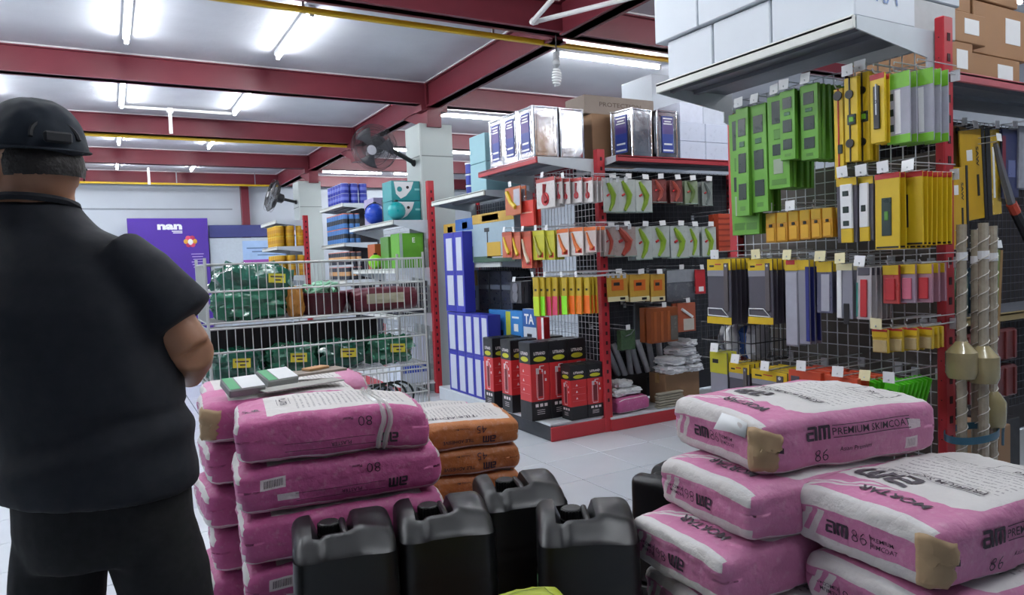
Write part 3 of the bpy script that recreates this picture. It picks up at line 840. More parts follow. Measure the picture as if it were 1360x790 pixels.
carton('crate', 'low dark crate under the half hidden jerrycan', 1.58, 1.86, 1.77, 2.03, 0, .209, M('#16171a', .5), rad(20), cat='crate', seam=False)
# bottle with green label between the cans, and the lime bag at the bottom edge
LIME = M('#a8b52c', .4, var=.12, scale=12, bmp=.1)
lb = Bag(.36, .26, .09, 120)
zc_ = .60; cc = P(733, 766, 2, zc_); cl_ = P(635, 792, 2, zc_); ex_ = (cc-cl_).normalized(); ey_ = Vector((-ex_.y, ex_.x, 0)); og = cc-ex_*.36-ey_*.26
r = thing('grout_bag', 'lime yellow plastic bag lying at the bottom edge before the cans', 'bag', (og.x, og.y, zc_-.095), atan2(ex_.y, ex_.x))
link('sack', lb.mesh([LIME]*4), r)
lb.print_on(r, 'top', rects([(-.14, -.10, .14, -.097), (-.14, .10, .14, .103), (.14, -.10, .143, .103)]), (.18, .13), mat=M('#6f7b1c', .6), name='print_lines')
pm_ = og+ex_*.18+ey_*.13
carton('carton', 'plain brown carton under the lime yellow bag', pm_.x-.13, pm_.x+.13, pm_.y-.11, pm_.y+.11, 0, zc_-.098, CARD, atan2(ex_.y, ex_.x), seam=False, tape=M('#b89a6a', .3))

# ------------------------------------------------------------------ cartons, tins, boxes
WCART = M('#d3dae1', .45, var=.05, scale=6); WCART2 = M('#c4ccd5', .5, var=.06, scale=6); CLRT = M('#eceff2', .15, var=.03)
# white cartons on E's top shelf
zE = 2.158
def yAt(px, py, X): return P(px, py, 0, X).y
g = 'white cartons on the big right shelf'
eb = [2.50, yAt(947, 80, 2.27), yAt(1024, 50, 2.27), 1.56]
def scribble(r, a, b, h):
    mb = MB(); put_text(mb, 'FRA', .075, frame((-.02, -b/2-.002, .10), (1, 0, 0), (0, 0, 1)), 0, shear=.2); mb.build('handwriting', M('#7f95bd', .6), r)
labs = ['white carton at the far end of the lower row above the levels', 'white carton in the middle of the lower row above the levels', 'white carton at the near end of the lower row, blue handwriting on it']
for i in range(3):
    carton('carton', labs[i], 2.27, 2.62, eb[i+1]+.004, eb[i]-.004, zE, zE+.17, WCART, group=g, seam=False, extra=(scribble if i == 2 else None))
ub = [2.56, yAt(926, 20, 2.25), yAt(1026, 5, 2.25), 1.57]
labs = ['white carton overhanging the far end of the upper row', 'white carton in the middle of the upper row above the levels', 'white carton at the near end of the upper row above the levels']
for i in range(3):
    carton('carton', labs[i], 2.25, 2.62, ub[i+1]+.003, ub[i]-.003, zE+.175, zE+.46, WCART, group=g, seam=False)
carton('carton', 'greyish printed carton behind the near white cartons, beside the red post', 2.63, 2.95, 1.60, 2.0, zE+.0, zE+.13, M('#b9bcbd', .6), group=g, seam=False)
carton('carton', 'white carton behind the row beside the red post top', 2.64, 2.98, 1.60, 2.0, zE+.135, zE+.40, WCART2, group=g, seam=False)
MB().cbox((2.80, 1.85, 2.148), (.18, .9, .012), .002)

# tins
TIN = M('#c6cad0', .16, 1.0, var=.08, scale=9, bmp=.22)
TINL = M('#2c3f8e', .35, var=.25, scale=5); TINL2 = M('#51407e', .35)
def tin(x, y, z, label, rz=0, side='x', wd=.228, h=.385):
    r = thing('tin_can', label, 'tin', (x+wd/2, y+wd/2, z), rz, 'square silver tins on the gondola tops')
    a = wd/2
    b = MB().cbox((0, 0, h/2), (wd-.012, wd-.012, h-.01), .012)
    for sx in (-1, 1):
        for sy in (-1, 1): b.cyl((sx*(a-.01), sy*(a-.01), 0), (sx*(a-.01), sy*(a-.01), h), .010, n=8)
    body = b.build('body', TIN, r)
    for zz in (0.006, h-.006): MB().cbox((0, 0, zz), (wd, wd, .012), .003).build('rim', TIN, r)
    em = MB()
    for s_ in (-1, 1):   # embossed frame on the sides
        for k in (-1, 1):
            em.box((s_*(a-.005), k*(a-.04), h/2), (.006, .008, h*.78)); em.box((k*(a-.04), s_*(a-.005), h/2), (.008, .006, h*.78))
            em.box((s_*(a-.005), 0, h/2+k*h*.38), (.006, wd*.7, .008)); em.box((0, s_*(a-.005), h/2+k*h*.38), (wd*.7, .006, .008))
    tag(em.build('embossed_frame', TIN, r), kind='stuff')
    T = Matrix.Rotation(0, 4, 'Z') if side == 'x' else Matrix.Rotation(pi/2, 4, 'Z')
    lab = MB().box((-a+.001, 0, h*.5), (.004, wd*.52, h*.76), 0, T).build('paper_label', TINL, r)
    up = MB().box((-a-.0012, 0, h*.68), (.001, wd*.5, h*.34), 0, T).build('label_upper_band', TINL2, lab)
    st = MB()
    for zz, k in ((.83, .42), (.77, .30), (.72, .4)): st.box((-a-.0022, 0, h*zz), (.001, wd*k, h*.025), 0, T)
    for zz, k in ((.30, .38), (.17, .46)):
        st.box((-a-.0022, 0, h*zz), (.001, wd*k, h*.035), 0, T)
    tag(st.build('label_lettering', PAPER, lab), kind='stuff')
    return r
zA = 2.132
tl = ['silver tin nearest the red end post front corner, blue label', 'silver tin with blue label, second along the gondola edge', 'silver tin with blue label, farthest along the gondola edge']
for i in range(3): tin(2.80, 4.55+.237*i, zA, tl[i])
tin(3.045, 4.56, zA, 'plain sided silver tin touching the top of the red end post', rz=0, side='x')
for i in (1, 2): tin(3.045, 4.56+.237*i, zA, ['', 'silver tin in the second row, behind the plain sided tin', 'silver tin in the second row, at its far end'][i])
tin(3.60, 4.42, 2.143, 'silver tin right of the red end post with curved reflection', rad(8), side='x', wd=.24)
tin(3.875, 4.41, 2.143, 'silver tin with blue front label beside the white cartons', 0, side='y', wd=.225)
g = 'white cartons on the pliers bay'
k = 0
for ix in range(3):
    for iz in range(2):
        carton('carton', 'white shrink wrapped carton, %s column %s row, right of the silver tins' % (ordn(ix), ['lower', 'upper'][iz]), 4.13+.285*ix, 4.41+.285*ix, 4.42, 4.72, 2.143+.155*iz, 2.296+.155*iz, M('#cdd5e6', .3, var=.05), group=g, seam=False)
carton('carton', 'white carton with open flap atop the shrink wrapped cartons', 4.16, 4.42, 4.45, 4.72, 2.455, 2.62, M('#d4daea', .35), group=g, seam=False)
carton('carton', 'white carton second atop the shrink wrapped cartons', 4.43, 4.75, 4.46, 4.74, 2.455, 2.60, M('#c9d0dd', .35), group=g, seam=False)
carton('carton', 'large pale carton behind the shrink wrapped cartons, lower', 4.14, 4.75, 4.75, 5.2, 2.143, 2.62, WCART2, group=g, seam=False)
carton('carton', 'large pale carton leaning high behind the shrink wrapped cartons', 4.16, 4.80, 4.78, 5.2, 2.623, 2.93, WCART2, group=g, seam=False)
def prot(r, a, b, h):
    mb = MB(); put_text(mb, 'PROTECTION', .035, frame((0, -b/2-.002, h*.55), (1, 0, 0), (0, 0, 1)), .01, fit=a*.6); mb.build('lettering', M('#5b4c42', .7), r)
carton('carton', 'long flat brown carton with faded lettering lying behind the silver tins', 3.40, 4.12, 4.72, 5.0, 2.53, 2.68, M('#8d8076', .7), seam=False, extra=prot)
carton('carton', 'plain brown carton hidden under the long flat carton', 3.45, 4.10, 4.70, 5.02, 2.143, 2.528, CARD, seam=False)
# pale teal boxes on the far bay
carton('carton', 'pale teal carton, upper of two beside the labelled tins', 2.90, 3.25, 5.52, 5.82, 2.245, 2.49, M('#8fb9c2', .5, var=.05), group='pale teal cartons', seam=False)
carton('carton', 'pale teal carton, lower of two beside the labelled tins', 2.90, 3.25, 5.52, 5.82, 1.992, 2.24, M('#8fb9c2', .5, var=.05), group='pale teal cartons', seam=False)
def rail(r, a, b, h):
    MB().box((0, -b/2-.003, h*.85), (a*.9, .003, .01)).box((0, -b/2-.003, h*.5), (a*.9, .003, .01)).box((0, -b/2-.003, h*.15), (a*.9, .003, .01)).build('white_stripe', PAPER, r)
# small blue tubs stack seen beside the column
for i in range(3):
    r = thing('paint_tub', 'small blue and white tub, %s from top, between column and teal cartons' % ordn(2-i), 'tub', (3.02, 6.05, 1.992+.105*i), 0, 'blue tubs beside the column')
    MB().lathe([(.05, 0), (.052, .09)], n=16).build('body', M('#2b3c9a', .4), r); MB().lathe([(.055, .085), (.055, .1), (.02, .102)], n=16).build('lid', PAPER, r)

# fire extinguisher boxes
XR = M('#c22b2e', .38, var=.08, scale=6); XK = M('#17171b', .42); XY = M('#c2c22a', .5); XW = M('#e4dada', .5, var=.03); XP = M('#d98f93', .5)
def face_art(mb_list, q, wd, h, big):
    "prints on one face: q maps face coords (x right, y up, origin bottom centre)"
    wh, yl, pk, dk = mb_list
    put_text(wh, 'LITRAND', h*.038, q @ Matrix.Translation((0, h*.865, 0)), .03, fit=wd*.62)
    vs = [(wd*.33*cos(t)*1.0 if abs(cos(t)) > .2 else wd*.33*cos(t), h*.022*sin(t)*1.5, 0) for t in [2*pi*i/20 for i in range(20)]]
    yl.add([(x, y+h*.79, 0) for x, y, _ in vs], [tuple(range(20))], 0, q)
    if big:
        # outline of an extinguisher: body, neck, lever, hose
        for x0, y0, x1, y1 in ((-.17, .28, -.15, .62), (.13, .28, .15, .62), (-.17, .27, .15, .28), (-.10, .655, .08, .662), (-.17, .62, -.10, .655), (.08, .62, .15, .655), (-.04, .66, .02, .70), (-.02, .695, .22, .705), (-.22, .30, -.205, .60), (-.22, .60, -.06, .675), (.25, .50, .34, .535), (.22, .59, .30, .63)):
            wh.add(*rects([(x0*wd, y0*h, x1*wd, y1*h)]), 0, q)
        dk.add(*rects([(-.13*wd, .31*h, .11*wd, .60*h)]), 0, q)
        for i in range(3): wh.add(*rects([(wd*(-.30+.24*i), h*.175, wd*(-.14+.24*i), h*.215)]), 0, q)
        for i in range(3): wh.add(*rects([(-wd*.22, h*(.13-.025*i), wd*.2, h*(.136-.025*i))]), 0, q)
    else:
        for i in range(3):
            y = h*(.62-.12*i)
            wh.add([(-.2*wd, y, 0), (-.06*wd, y, 0), (-.13*wd, y+.04*h, 0)], [(0, 1, 2)], 0, q)
            pk.add(*rects([(-wd*.4, y-h*.035, wd*.4, y-h*.032)]), 0, q)
def ext_box(x0, y0, wd, dp, h, label, swap=False):
    r = thing('extinguisher_box', label, 'box', (x0+wd/2, y0+dp/2, .131), 0, 'fire extinguisher boxes on the gondola base')
    MB().cbox((0, 0, h/2), (wd, dp, h), .003).build('body', XR, r)
    MB().cbox((0, 0, h*.865), (wd+.002, dp+.002, h*.272), .002).build('top_band', XK, r)
    MB().cbox((0, 0, h*.125), (wd+.002, dp+.002, h*.25), .002).build('bottom_band', XK, r)
    MB().box((-wd*.26, 0, h+.003), (wd*.46, dp*.98, .004)).box((wd*.26, 0, h+.003), (wd*.46, dp*.98, .004)).build('top_flap', XK, r)
    l = [MB(), MB(), MB(), MB()]
    face_art(l, frame((0, -dp/2-.0018, 0), (1, 0, 0), (0, 0, 1)), wd, h, not swap)
    face_art(l, frame((-wd/2-.0018, 0, 0), (0, -1, 0), (0, 0, 1)), dp, h, swap)
    for mb, nm, m in zip(l, ('white_print', 'yellow_oval', 'pink_rule', 'dark_cylinder_print'), (XW, XY, XP, M('#6d1a22', .5))):
        if mb.v: tag(mb.build(nm, m, r, smooth=False), kind='stuff')
    return r
bw = .168
ext_box(2.757, 4.645, bw, .17, .60, 'tall red extinguisher box at the front left corner, full extinguisher drawing')
ext_box(2.757+bw+.004, 4.64, bw, .17, .60, 'tall red extinguisher box second in the front row')
ext_box(2.757+2*(bw+.004), 4.64, bw, .17, .60, 'tall red extinguisher box third in the front row, against the mesh')
ext_box(2.785, 5.0, .165, .165, .59, 'tall red extinguisher box in the second row, on the aisle edge', True)
ext_box(2.785+.17, 4.99, .165, .165, .59, 'tall red extinguisher box in the second row, middle', True)
ext_box(2.785+.34, 4.99, .165, .165, .59, 'tall red extinguisher box in the second row, by the mesh', True)
ext_box(2.752, 5.25, .165, .165, .59, 'tall red extinguisher box farthest along the aisle edge', True)
ext_box(2.752+.17, 5.24, .165, .165, .59, 'tall red extinguisher box farthest row, middle', True)
ext_box(3.005, 4.475, .15, .13, .42, 'short red extinguisher box left of the red end post, left one', True)
ext_box(3.16, 4.475, .15, .13, .42, 'short red extinguisher box touching the red end post')

# boxes of the far bay
BLU = M('#2b2f9c', .45, var=.08); PANELW = M('#c2c8d6', .5, var=.05)
def panel_box(nm, lab, X, ya, yb, z0, z1, m, panels, cat='box', group=None, dep=.25):
    r = thing(nm, lab, cat, (X+dep/2, (ya+yb)/2, z0), 0, group)
    wd, h = abs(yb-ya), z1-z0
    MB().cbox((0, 0, h/2), (dep, wd, h), .003).build('body', m, r)
    for (pn, pm, u0, u1, v0, v1) in panels:      # u: left->right seen from the aisle, v bottom->top
        y = wd/2-(u0+u1)/2*wd
        MB().box((-dep/2-.0012, y, (v0+v1)/2*h), (.002, (u1-u0)*wd, (v1-v0)*h)).build(pn, pm, r)
    return r
gb = 'blue boxes with white panels in the far bay'
ys = [yAt(596, 470, 2.86), yAt(607.5, 470, 2.86), yAt(618.5, 470, 2.86), yAt(629, 470, 2.86), yAt(639.5, 470, 2.86), yAt(649.5, 470, 2.86)]
for i in range(5):
    for t in range(2):
        if i == 4 and t == 0: lowh = True
        panel_box('blue_box', 'blue box with white panel, %s from the red post, %s tier' % (ordn(i), ['lower', 'upper'][t]), 2.86, ys[i]-.002, ys[i+1]+.002, .131+.385*t, .131+.385*t+.383, BLU, [('white_panel', PANELW, .2, .85, .06, .93)], group=gb, dep=.13)
ys2 = [yAt(591, 370, 2.86), yAt(604.5, 370, 2.86), yAt(616.5, 370, 2.86)]
for i in range(2):
    panel_box('blue_box', 'tall blue box with white panels standing on the blue stack, %s one' % ['left', 'right'][i], 2.86, ys2[i]-.002, ys2[i+1]+.002, .905, 1.66, BLU, [('white_panel', PANELW, .25, .85, .08, .46), ('white_panel', PANELW, .25, .85, .52, .93)], group=gb, dep=.11)
YB = M('#b08d35', .5); BB = M('#2559a0', .5); GB = M('#93a8b4', .5); GRN = M('#33523f', .5); YT = M('#b9962c', .4)
def fy(px): return yAt(px, 330, 2.95)
panel_box('pump_box', 'tall box with yellow header, half hidden by the red post', 2.98, fy(587), fy(604), 1.366, 1.76, GB, [('yellow_header', YB, 0, 1, .74, 1), ('emblem', DARK, .3, .7, .78, .93)], dep=.2)
panel_box('pump_box', 'tall box with blue header on the far bay shelf', 2.96, fy(605), fy(628), 1.366, 1.785, GB, [('blue_header', BB, 0, 1, .74, 1), ('emblem', PAPER, .4, .7, .77, .92), ('photo_print', GRN, .04, .96, .04, .36), ('photo_print', M('#3f5966', .5), .2, .9, .42, .62)], dep=.2)
panel_box('pump_box', 'wide box with yellow header and yellow sprayer picture', 2.95, fy(629), fy(684), 1.366, 1.80, GB, [('yellow_header', YB, 0, 1, .80, 1), ('header_print', CREAM, .25, .65, .84, .96), ('tank_print', YT, .35, .68, .08, .40), ('cap_print', DARK, .3, .42, .62, .70), ('dark_foot', GRN, 0, 1, .0, .12), ('hose_print', DARK, .36, .38, .4, .64)], dep=.2)
def fy2(px): return yAt(px, 390, 3.1)
panel_box('pump_box', 'small box with yellow header below the far bay shelf', 3.1, fy2(617), fy2(635), .905, 1.29, GB, [('yellow_header', YB, 0, 1, .62, 1), ('emblem', DARK, .35, .65, .68, .88), ('photo_print', M('#3f5966', .5), .15, .4, .3, .5), ('photo_print', M('#3f5966', .5), .55, .85, .3, .5)], dep=.2)
DKB = M('#20242c', .3, var=.2)
for i in range(3):
    panel_box('dark_box', 'dark glossy box in a row under the far bay shelf, %s from the left' % ordn(i), 3.1, fy2(636+15*i), fy2(650+15*i), .905, 1.28, DKB, [('grey_stripe', M('#4b525c', .4), .05, .95, .55, .66)], dep=.2, group='dark boxes under the shelf')
panel_box('support_box', 'plain dark carton under the dark glossy boxes', 3.1, fy2(613), fy2(681), .131, .90, M('#23262d', .5), [], dep=.21)
SKY = M('#2f7cc0', .45)
def fy3(px): return yAt(px, 432, 3.03)
panel_box('blue_carton', 'sky blue box with small photo, left behind the extinguisher boxes', 3.03, fy3(650), fy3(671.5), .131, .93, SKY, [('photo_print', DKB, .4, .85, .58, .78), ('text_line', PAPER, .2, .7, .86, .875)], dep=.06)
panel_box('blue_carton', 'sky blue box with lime corner behind the extinguisher boxes', 3.03, fy3(672), fy3(694), .131, .935, SKY, [('lime_corner', M('#b4bb3a', .5), .02, .3, .7, .99), ('emblem', PAPER, .5, .75, .78, .86), ('text_line', PAPER, .4, .8, .92, .94)], dep=.06)
r = panel_box('faucet_box', 'white and blue box lettered TA behind the extinguisher boxes', 3.03, fy3(695), fy3(712), .131, .96, M('#c9d2dc', .5), [('blue_header', BB, 0, 1, .82, 1), ('lamp_print', DKB, .3, .65, .72, .75)], dep=.06)
mb = MB(); put_text(mb, 'TA', .08, frame((-.034, 0, .83*.90), (0, -1, 0), (0, 0, 1)), .03); mb.build('lettering', PAPER, r)
panel_box('red_box', 'narrow red box standing behind the extinguisher boxes', 3.03, fy3(713), fy3(722), .131, .90, M('#b3202b', .4), [('white_edge', PAPER, .7, 1, 0, 1)], dep=.06)

# ------------------------------------------------------------------ wire display bins
BINW = M('#c3c8c6', .35, .2, var=.05)
def bin_tier(root, z0, z1, zm, W=1.21, D=.45):
    def rod(a, b, r=.0045, nm='rail'): MB().cyl(a, b, r, n=6).build(nm, BINW, root)
    for z in (z0, zm, z1):
        f = MB().tube([(0, 0, z), (W, 0, z), (W, D, z), (0, D, z)], .0055, 6, closed=True).build('rail', BINW, root)
    m = MB(); n = 28
    for i in range(1, n):
        x = W*i/n
        m.box((x, -.002, (z0+z1)/2), (.004, .004, z1-z0)); m.box((x, D+.002, (z0+z1)/2), (.004, .004, z1-z0)); m.box((x, D/2, z0), (.003, D, .003))
    for j in range(1, 10):
        y = D*j/10
        m.box((0, y, (z0+z1)/2), (.004, .004, z1-z0)); m.box((W, y, (z0+z1)/2), (.004, .004, z1-z0)); m.box((W/2, y, z0+.003), (W, .003, .003))
    tag(m.build('wire_grid', BINW, root), kind='stuff')
binr = thing('wire_bin', 'tall white wire display bin with three tiers behind the bags', 'wire bin', (.435, 4.0, 0), rad(-.5))
bin_tier(binr, 1.095, 1.405, 1.262); bin_tier(binr, .77, 1.065, .94); bin_tier(binr, .42, .74, .60)
for x in (0, 1.21):
    for y in (0, .45): MB().cyl((x, y, 0), (x, y, 1.44), .008, n=8).build('upright', BINW, binr)
MB().box((.6, .225, .405), (1.2, .45, .012)).build('bottom_tray', BINW, binr)

def lump(name, label, c, size, m, seed, cat, group=None, rz=0, rough=.17, freq=8, n=34, sq=.55, tagm=None):
    r = thing(name, label, cat, c, rz, group)
    bm = bmesh.new(); bmesh.ops.create_uvsphere(bm, u_segments=n, v_segments=n//2+2, radius=1)
    sd = Vector((seed*2.3, seed*1.1, seed*.7))
    for v in bm.verts:
        d = v.co.copy()
        k = (abs(d.x)**(2/sq*1)+abs(d.y)**(2/sq)+abs(d.z)**(2/sq))**(-sq/2) if True else 1
        p = d*k
        f = noise.noise(d*freq*.45+sd)*rough*1.4 + (abs(noise.noise(d*freq*1.6+sd))-.25)*rough*1.5
        p *= 1+f
        v.co = Vector((p.x*size[0]/2, p.y*size[1]/2, max(-size[2]/2, p.z*size[2]/2)+size[2]/2))
    me = bpy.data.meshes.new('body'); bm.to_mesh(me); bm.free(); me.materials.append(m)
    me.polygons.foreach_set('use_smooth', [True]*len(me.polygons)); me.set_sharp_from_angle(angle=.5)
    link('body', me, r)
    if tagm:
        t = MB().box((0, 0, 0), (.09, .002, .05)).build('price_card', M('#d8cf3a', .5), r, (tagm[0], tagm[1], tagm[2]), (rad(-10), rad(4), 0))
        mb = MB(); mb.box((0, -.0015, .008), (.07, .001, .008)).box((.005, -.0015, -.010), (.03, .001, .008)); tag(mb.build('text_line', INK, t), kind='stuff')
    return r
GLOSS = M('#1e5a48', .14, var=.5, scale=30, bmp=.6, coat=.6); GLOSS2 = M('#2b6e52', .16, var=.5, scale=26, bmp=.6, coat=.5); MARO = M('#5c1f2c', .35, var=.2); SAGE = M('#8fc7a6', .35, var=.2, scale=20)
lump('green_bundle', 'dark green foil wrapped bundle at the left of the top bin tier, yellow price card', (.70, 4.22, 1.10), (.42, .34, .30), GLOSS, 1, 'bundle', 'green bundles in the wire bin', tagm=(.1, -.19, .22))
lump('green_bundle', 'glossy green bundle lying low at the left of the top bin tier', (.66, 4.10, 1.10), (.36, .16, .17), GLOSS2, 2, 'bundle', 'green bundles in the wire bin')
r = thing('plant_pot', 'round maroon plastic basket with pale green cords in the top bin tier', 'basket', (1.08, 4.2, 1.10))
MB().lathe([(.12, 0), (.165, .11), (.172, .115), (.172, .125), (.15, .12), (.11, .01)], n=24).build('bowl', MARO, r)
tb = MB()
for i in range(14):
    a = random.uniform(0, 6.28); rr = random.uniform(.03, .12)
    pts = [(rr*cos(a+t*.5)*(1-.05*t), rr*sin(a+t*.5), .11+.055*sin(t*.7)+.02*random.random()) for t in range(6)]
    tb.tube(pts, .012, 6)
tag(tb.build('cords', SAGE, r), kind='stuff')
Bp = Bag(.40, .28, .13, 140)
r = thing('maroon_pack', 'flat maroon pack with pale print at the right of the top bin tier', 'pack', (1.24, 4.06, 1.10), rad(2))
link('body', Bp.mesh([MARO]*4), r); Bp.print_on(r, 'side', rects([(-.13, -.03, .10, .03)]), (.2, .075), mat=M('#a9a78f', .5), name='pale_print')
lump('green_bundle', 'orange and green small pack between bundle and maroon basket', (.90, 4.08, 1.10), (.09, .08, .16), M('#b5803a', .4, var=.3), 4, 'pack')
for i, (x, lab) in enumerate(((.50, 'far left'), (.80, 'second'), (1.08, 'third'), (1.38, 'rightmost'))):
    lump('green_bundle', 'green foil pouch with yellow card in the middle bin tier, '+lab, (x+.07, 4.13, .775), (.28, .2, .17), GLOSS2 if i % 2 else GLOSS, 10+i, 'pouch', 'green pouches in the wire bin', tagm=(.02, -.118, .10))
for i in range(2):
    carton('crate', 'black plastic crate behind the green pouches, %s one' % ['left', 'right'][i], .46+.5*i, .94+.5*i, 4.26, 4.42, .785, 1.05, M('#0c0d10', .5), cat='crate', seam=False)
lump('cable_roll', 'white and blue plastic pack low in the wire bin', (1.35, 4.2, .425), (.3, .25, .2), M('#bcc6d6', .3, var=.2), 20, 'pack')
r = thing('cable_coil', 'dark cable coils at the front of the lowest bin tier', 'cable', (1.42, 4.07, .52))
for k in range(4):
    MB().tube([(.10*cos(t)+.05*k-.08, .01*k, .09*sin(t)+.05) for t in [2*pi*i/24 for i in range(24)]], .007, 6, closed=True).build('loop', M('#2c3a36', .4), r)
lump('blue_pack', 'dark parcel at the lower left of the wire bin', (.8, 4.2, .425), (.5, .3, .28), M('#1b1d22', .5), 22, 'parcel')
# two card boxes and papers on the white topped bag
SC = [(P(322, 520, 2, .945), 'pale grey card box with green corner, left of two on the white bag', rad(12)), (P(367, 508, 2, .945), 'tilted card box with green edge, right of two on the white bag', rad(20))]
for i, (c_, lab, rz) in enumerate(SC):
    r = thing('card_box', lab, 'small box', (c_.x, c_.y, .945), rz, 'card boxes on the white bag')
    r.rotation_euler = (rad(20), 0, rz)
    MB().cbox((0, 0, .022), (.125, .095, .03), .004).build('body', M('#7f8381', .5), r)
    MB().box((.02, 0, .0376), (.08, .085, .001)).build('white_face', PAPER, r)
    MB().box((-.042, 0, .0377), (.034, .085, .001)).build('green_corner', M('#4fa06c', .5), r)
c_ = P(415, 497, 2, .945)
r = thing('cardboard_scrap', 'flattened brown cardboard scraps behind the card boxes', 'cardboard', (c_.x, c_.y-.02, .952), rad(10))
MB().cbox((0, 0, .006), (.24, .10, .01), .002).build('sheet', M('#8c8277', .7), r); MB().cbox((.02, .01, .017), (.10, .05, .01), .002, 0, Matrix.Rotation(.3, 4, 'Z')).build('torn_piece', M('#b08a5e', .7), r)
c_ = P(400, 512, 2, .945)
r = thing('paper_sheet', 'worn grey paper board under the card boxes', 'board', (c_.x, c_.y, .946), rad(14))
MB().cbox((0, 0, .002), (.30, .09, .004), .001).build('sheet', M('#9b9a94', .7), r)

# ------------------------------------------------------------------ fans
def fan(loc, axis, label, arm_to, R=.235):
    ax = Vector(axis).normalized()
    q = ax.to_track_quat('Z', 'Y')
    r = bpy.data.objects.new('wall_fan', None); col.objects.link(r); r.location = loc; r.rotation_mode = 'QUATERNION'; r.rotation_quaternion = q
    tag(r, label, 'fan', 'black wall fans on the columns')
    BK = M('#2a2a2e', .4); 
    g = MB()
    for k, zz in ((1.0, 0), (.98, .045), (.98, -.045), (.72, .062), (.72, -.062), (.4, .068), (.4, -.068)):
        g.tube([(R*k*cos(t), R*k*sin(t), zz) for t in [2*pi*i/36 for i in range(36)]], .003, 4, closed=True)
    for i in range(84):
        t = 2*pi*i/84
        for s_ in (1, -1): g.tube([(.05*cos(t), .05*sin(t), s_*.07), (R*.72*cos(t+.08), R*.72*sin(t+.08), s_*.062), (R*cos(t+.12), R*sin(t+.12), 0)], .0019, 3, caps=False)
    tag(g.build('wire_cage', BK, r), kind='stuff')
    hub = MB().lathe([(.05, .07), (.05, .078), (.01, .08)], n=20).build('front_badge', M('#9a9aa0', .3), r)
    bl = MB()
    vs, fs = [], []
    for i in range(7):
        for j in range(4):
            rr = .03+(R*.88-.03)*i/6; an = -.5+1.0*j/3
            an *= (.5+.5*i/6); vs.append((rr*cos(an), rr*sin(an), .03*(an)*1.2))
    for i in range(6):
        for j in range(3): fs.append((i*4+j, i*4+j+1, i*4+j+5, i*4+j+4))
    bm_ = MB().add(vs, fs).mesh('blade', M('#4a4a50', .35))
    for k in range(3):
        o = link('blade', bm_, r, None, (0, 0, 2*pi*k/3)); o.modifiers.new('s', 'SOLIDIFY').thickness = .003
    MB().lathe([(.02, -.07), (.075, -.075), (.08, -.10), (.075, -.17), (.05, -.19), (.01, -.195)], n=20).build('motor', M('#1d1d21', .4), r)
    # arm back to the column, in world space
    inv = (Matrix.Translation(loc) @ q.to_matrix().to_4x4()).inverted()
    A = inv @ Vector(arm_to); Bv = Vector((0, 0, -.15))
    MB().tube([Bv, (Bv+A)/2+Vector((0, 0, -.01)), A], .025, 8).build('arm', M('#17171a', .4), r)
    MB().sphere(A, .04, 10).build('wall_mount', M('#17171a', .4), r)
    return r
fan((2.42, 7.02, 2.57), (-.55, -.62, -.38), 'black wall fan on the near column, face turned toward the aisle', (2.955, 7.28, 2.47))
fan((2.42, 12.2, 2.60), (-.93, -.05, .30), 'black wall fan on the far column, seen nearly edge on', (2.86, 12.45, 2.52), R=.27)

# ------------------------------------------------------------------ banners at the back wall
PUR = M('#4a2a92', .45, var=.06)
r = thing('purple_banner', 'purple display board with white lettering at the back wall', 'banner', (1.02, 14.80, 0))
MB().cbox((0, 0, 1.21), (1.36, .06, 2.42), .006).build('board', PUR, r)
mb = MB(); put_text(mb, 'nan', .13, frame((.02, -.033, 2.28), (1, 0, 0), (0, 0, 1)), .05, fit=.42); mb.build('lettering', PAPER, r)
mb = MB(); mb.box((.14, -.033, 2.175), (.18, .004, .016)).box((.15, -.033, 2.145), (.16, .004, .016)); tag(mb.build('small_text_line', PAPER, r), kind='stuff')
fl_ = MB()
for i in range(6): fl_.sphere((.36+.07*cos(i*1.05), -.03, 1.98+.07*sin(i*1.05)), (.05, .012, .05), 10, mi=i % 3)
tag(fl_.build('flower_emblem', [M('#d9a63a', .5), M('#b52a55', .5), M('#d84a6a', .5)], r), kind='stuff')
MB().sphere((.36, -.036, 1.97), (.05, .012, .06), 10).build('emblem_centre', PAPER, r)
ln = MB()
for i in range(6): ln.box((.47, -.033, 1.74-.05*i), (.22-.03*(i % 3), .004, .014))
tag(ln.build('text_line', M('#b9a9dc', .5), r), kind='stuff')
r = thing('display_stand', 'pale display stand with navy header and magenta poster at the back wall', 'display', (2.75, 14.90, 0))
MB().cbox((0, 0, 1.02), (2.05, .05, 2.04), .006).build('panel', M('#bfc9d2', .5), r)
MB().cbox((0, -.01, 2.17), (2.05, .07, .24), .006).build('navy_header', M('#3b3f78', .45), r)
po = MB().box((.25, -.028, 1.55), (1.35, .006, .85)).build('poster', M('#a6c3e8', .45, var=.2, scale=6), r)
MB().box((.25, -.033, 1.42), (1.35, .004, .36)).build('magenta_band', M('#a04aa8', .45, var=.15), po)
dt = MB()
for i in range(8): dt.box((-.3+.16*i, -.036, 1.32), (.07, .002, .05))
tag(dt.build('small_picture', PAPER, po), kind='stuff')
tl_ = MB()
for i in range(3): tl_.box((.2, -.033, 1.83-.07*i), (1.1-.2*i, .003, .02))
tag(tl_.build('text_line', M('#5a6f96', .5), po), kind='stuff')
MB().box((.55, -.05, 2.13), (.3, .006, .09)).build('price_sign', M('#e3c9c0', .5), r)
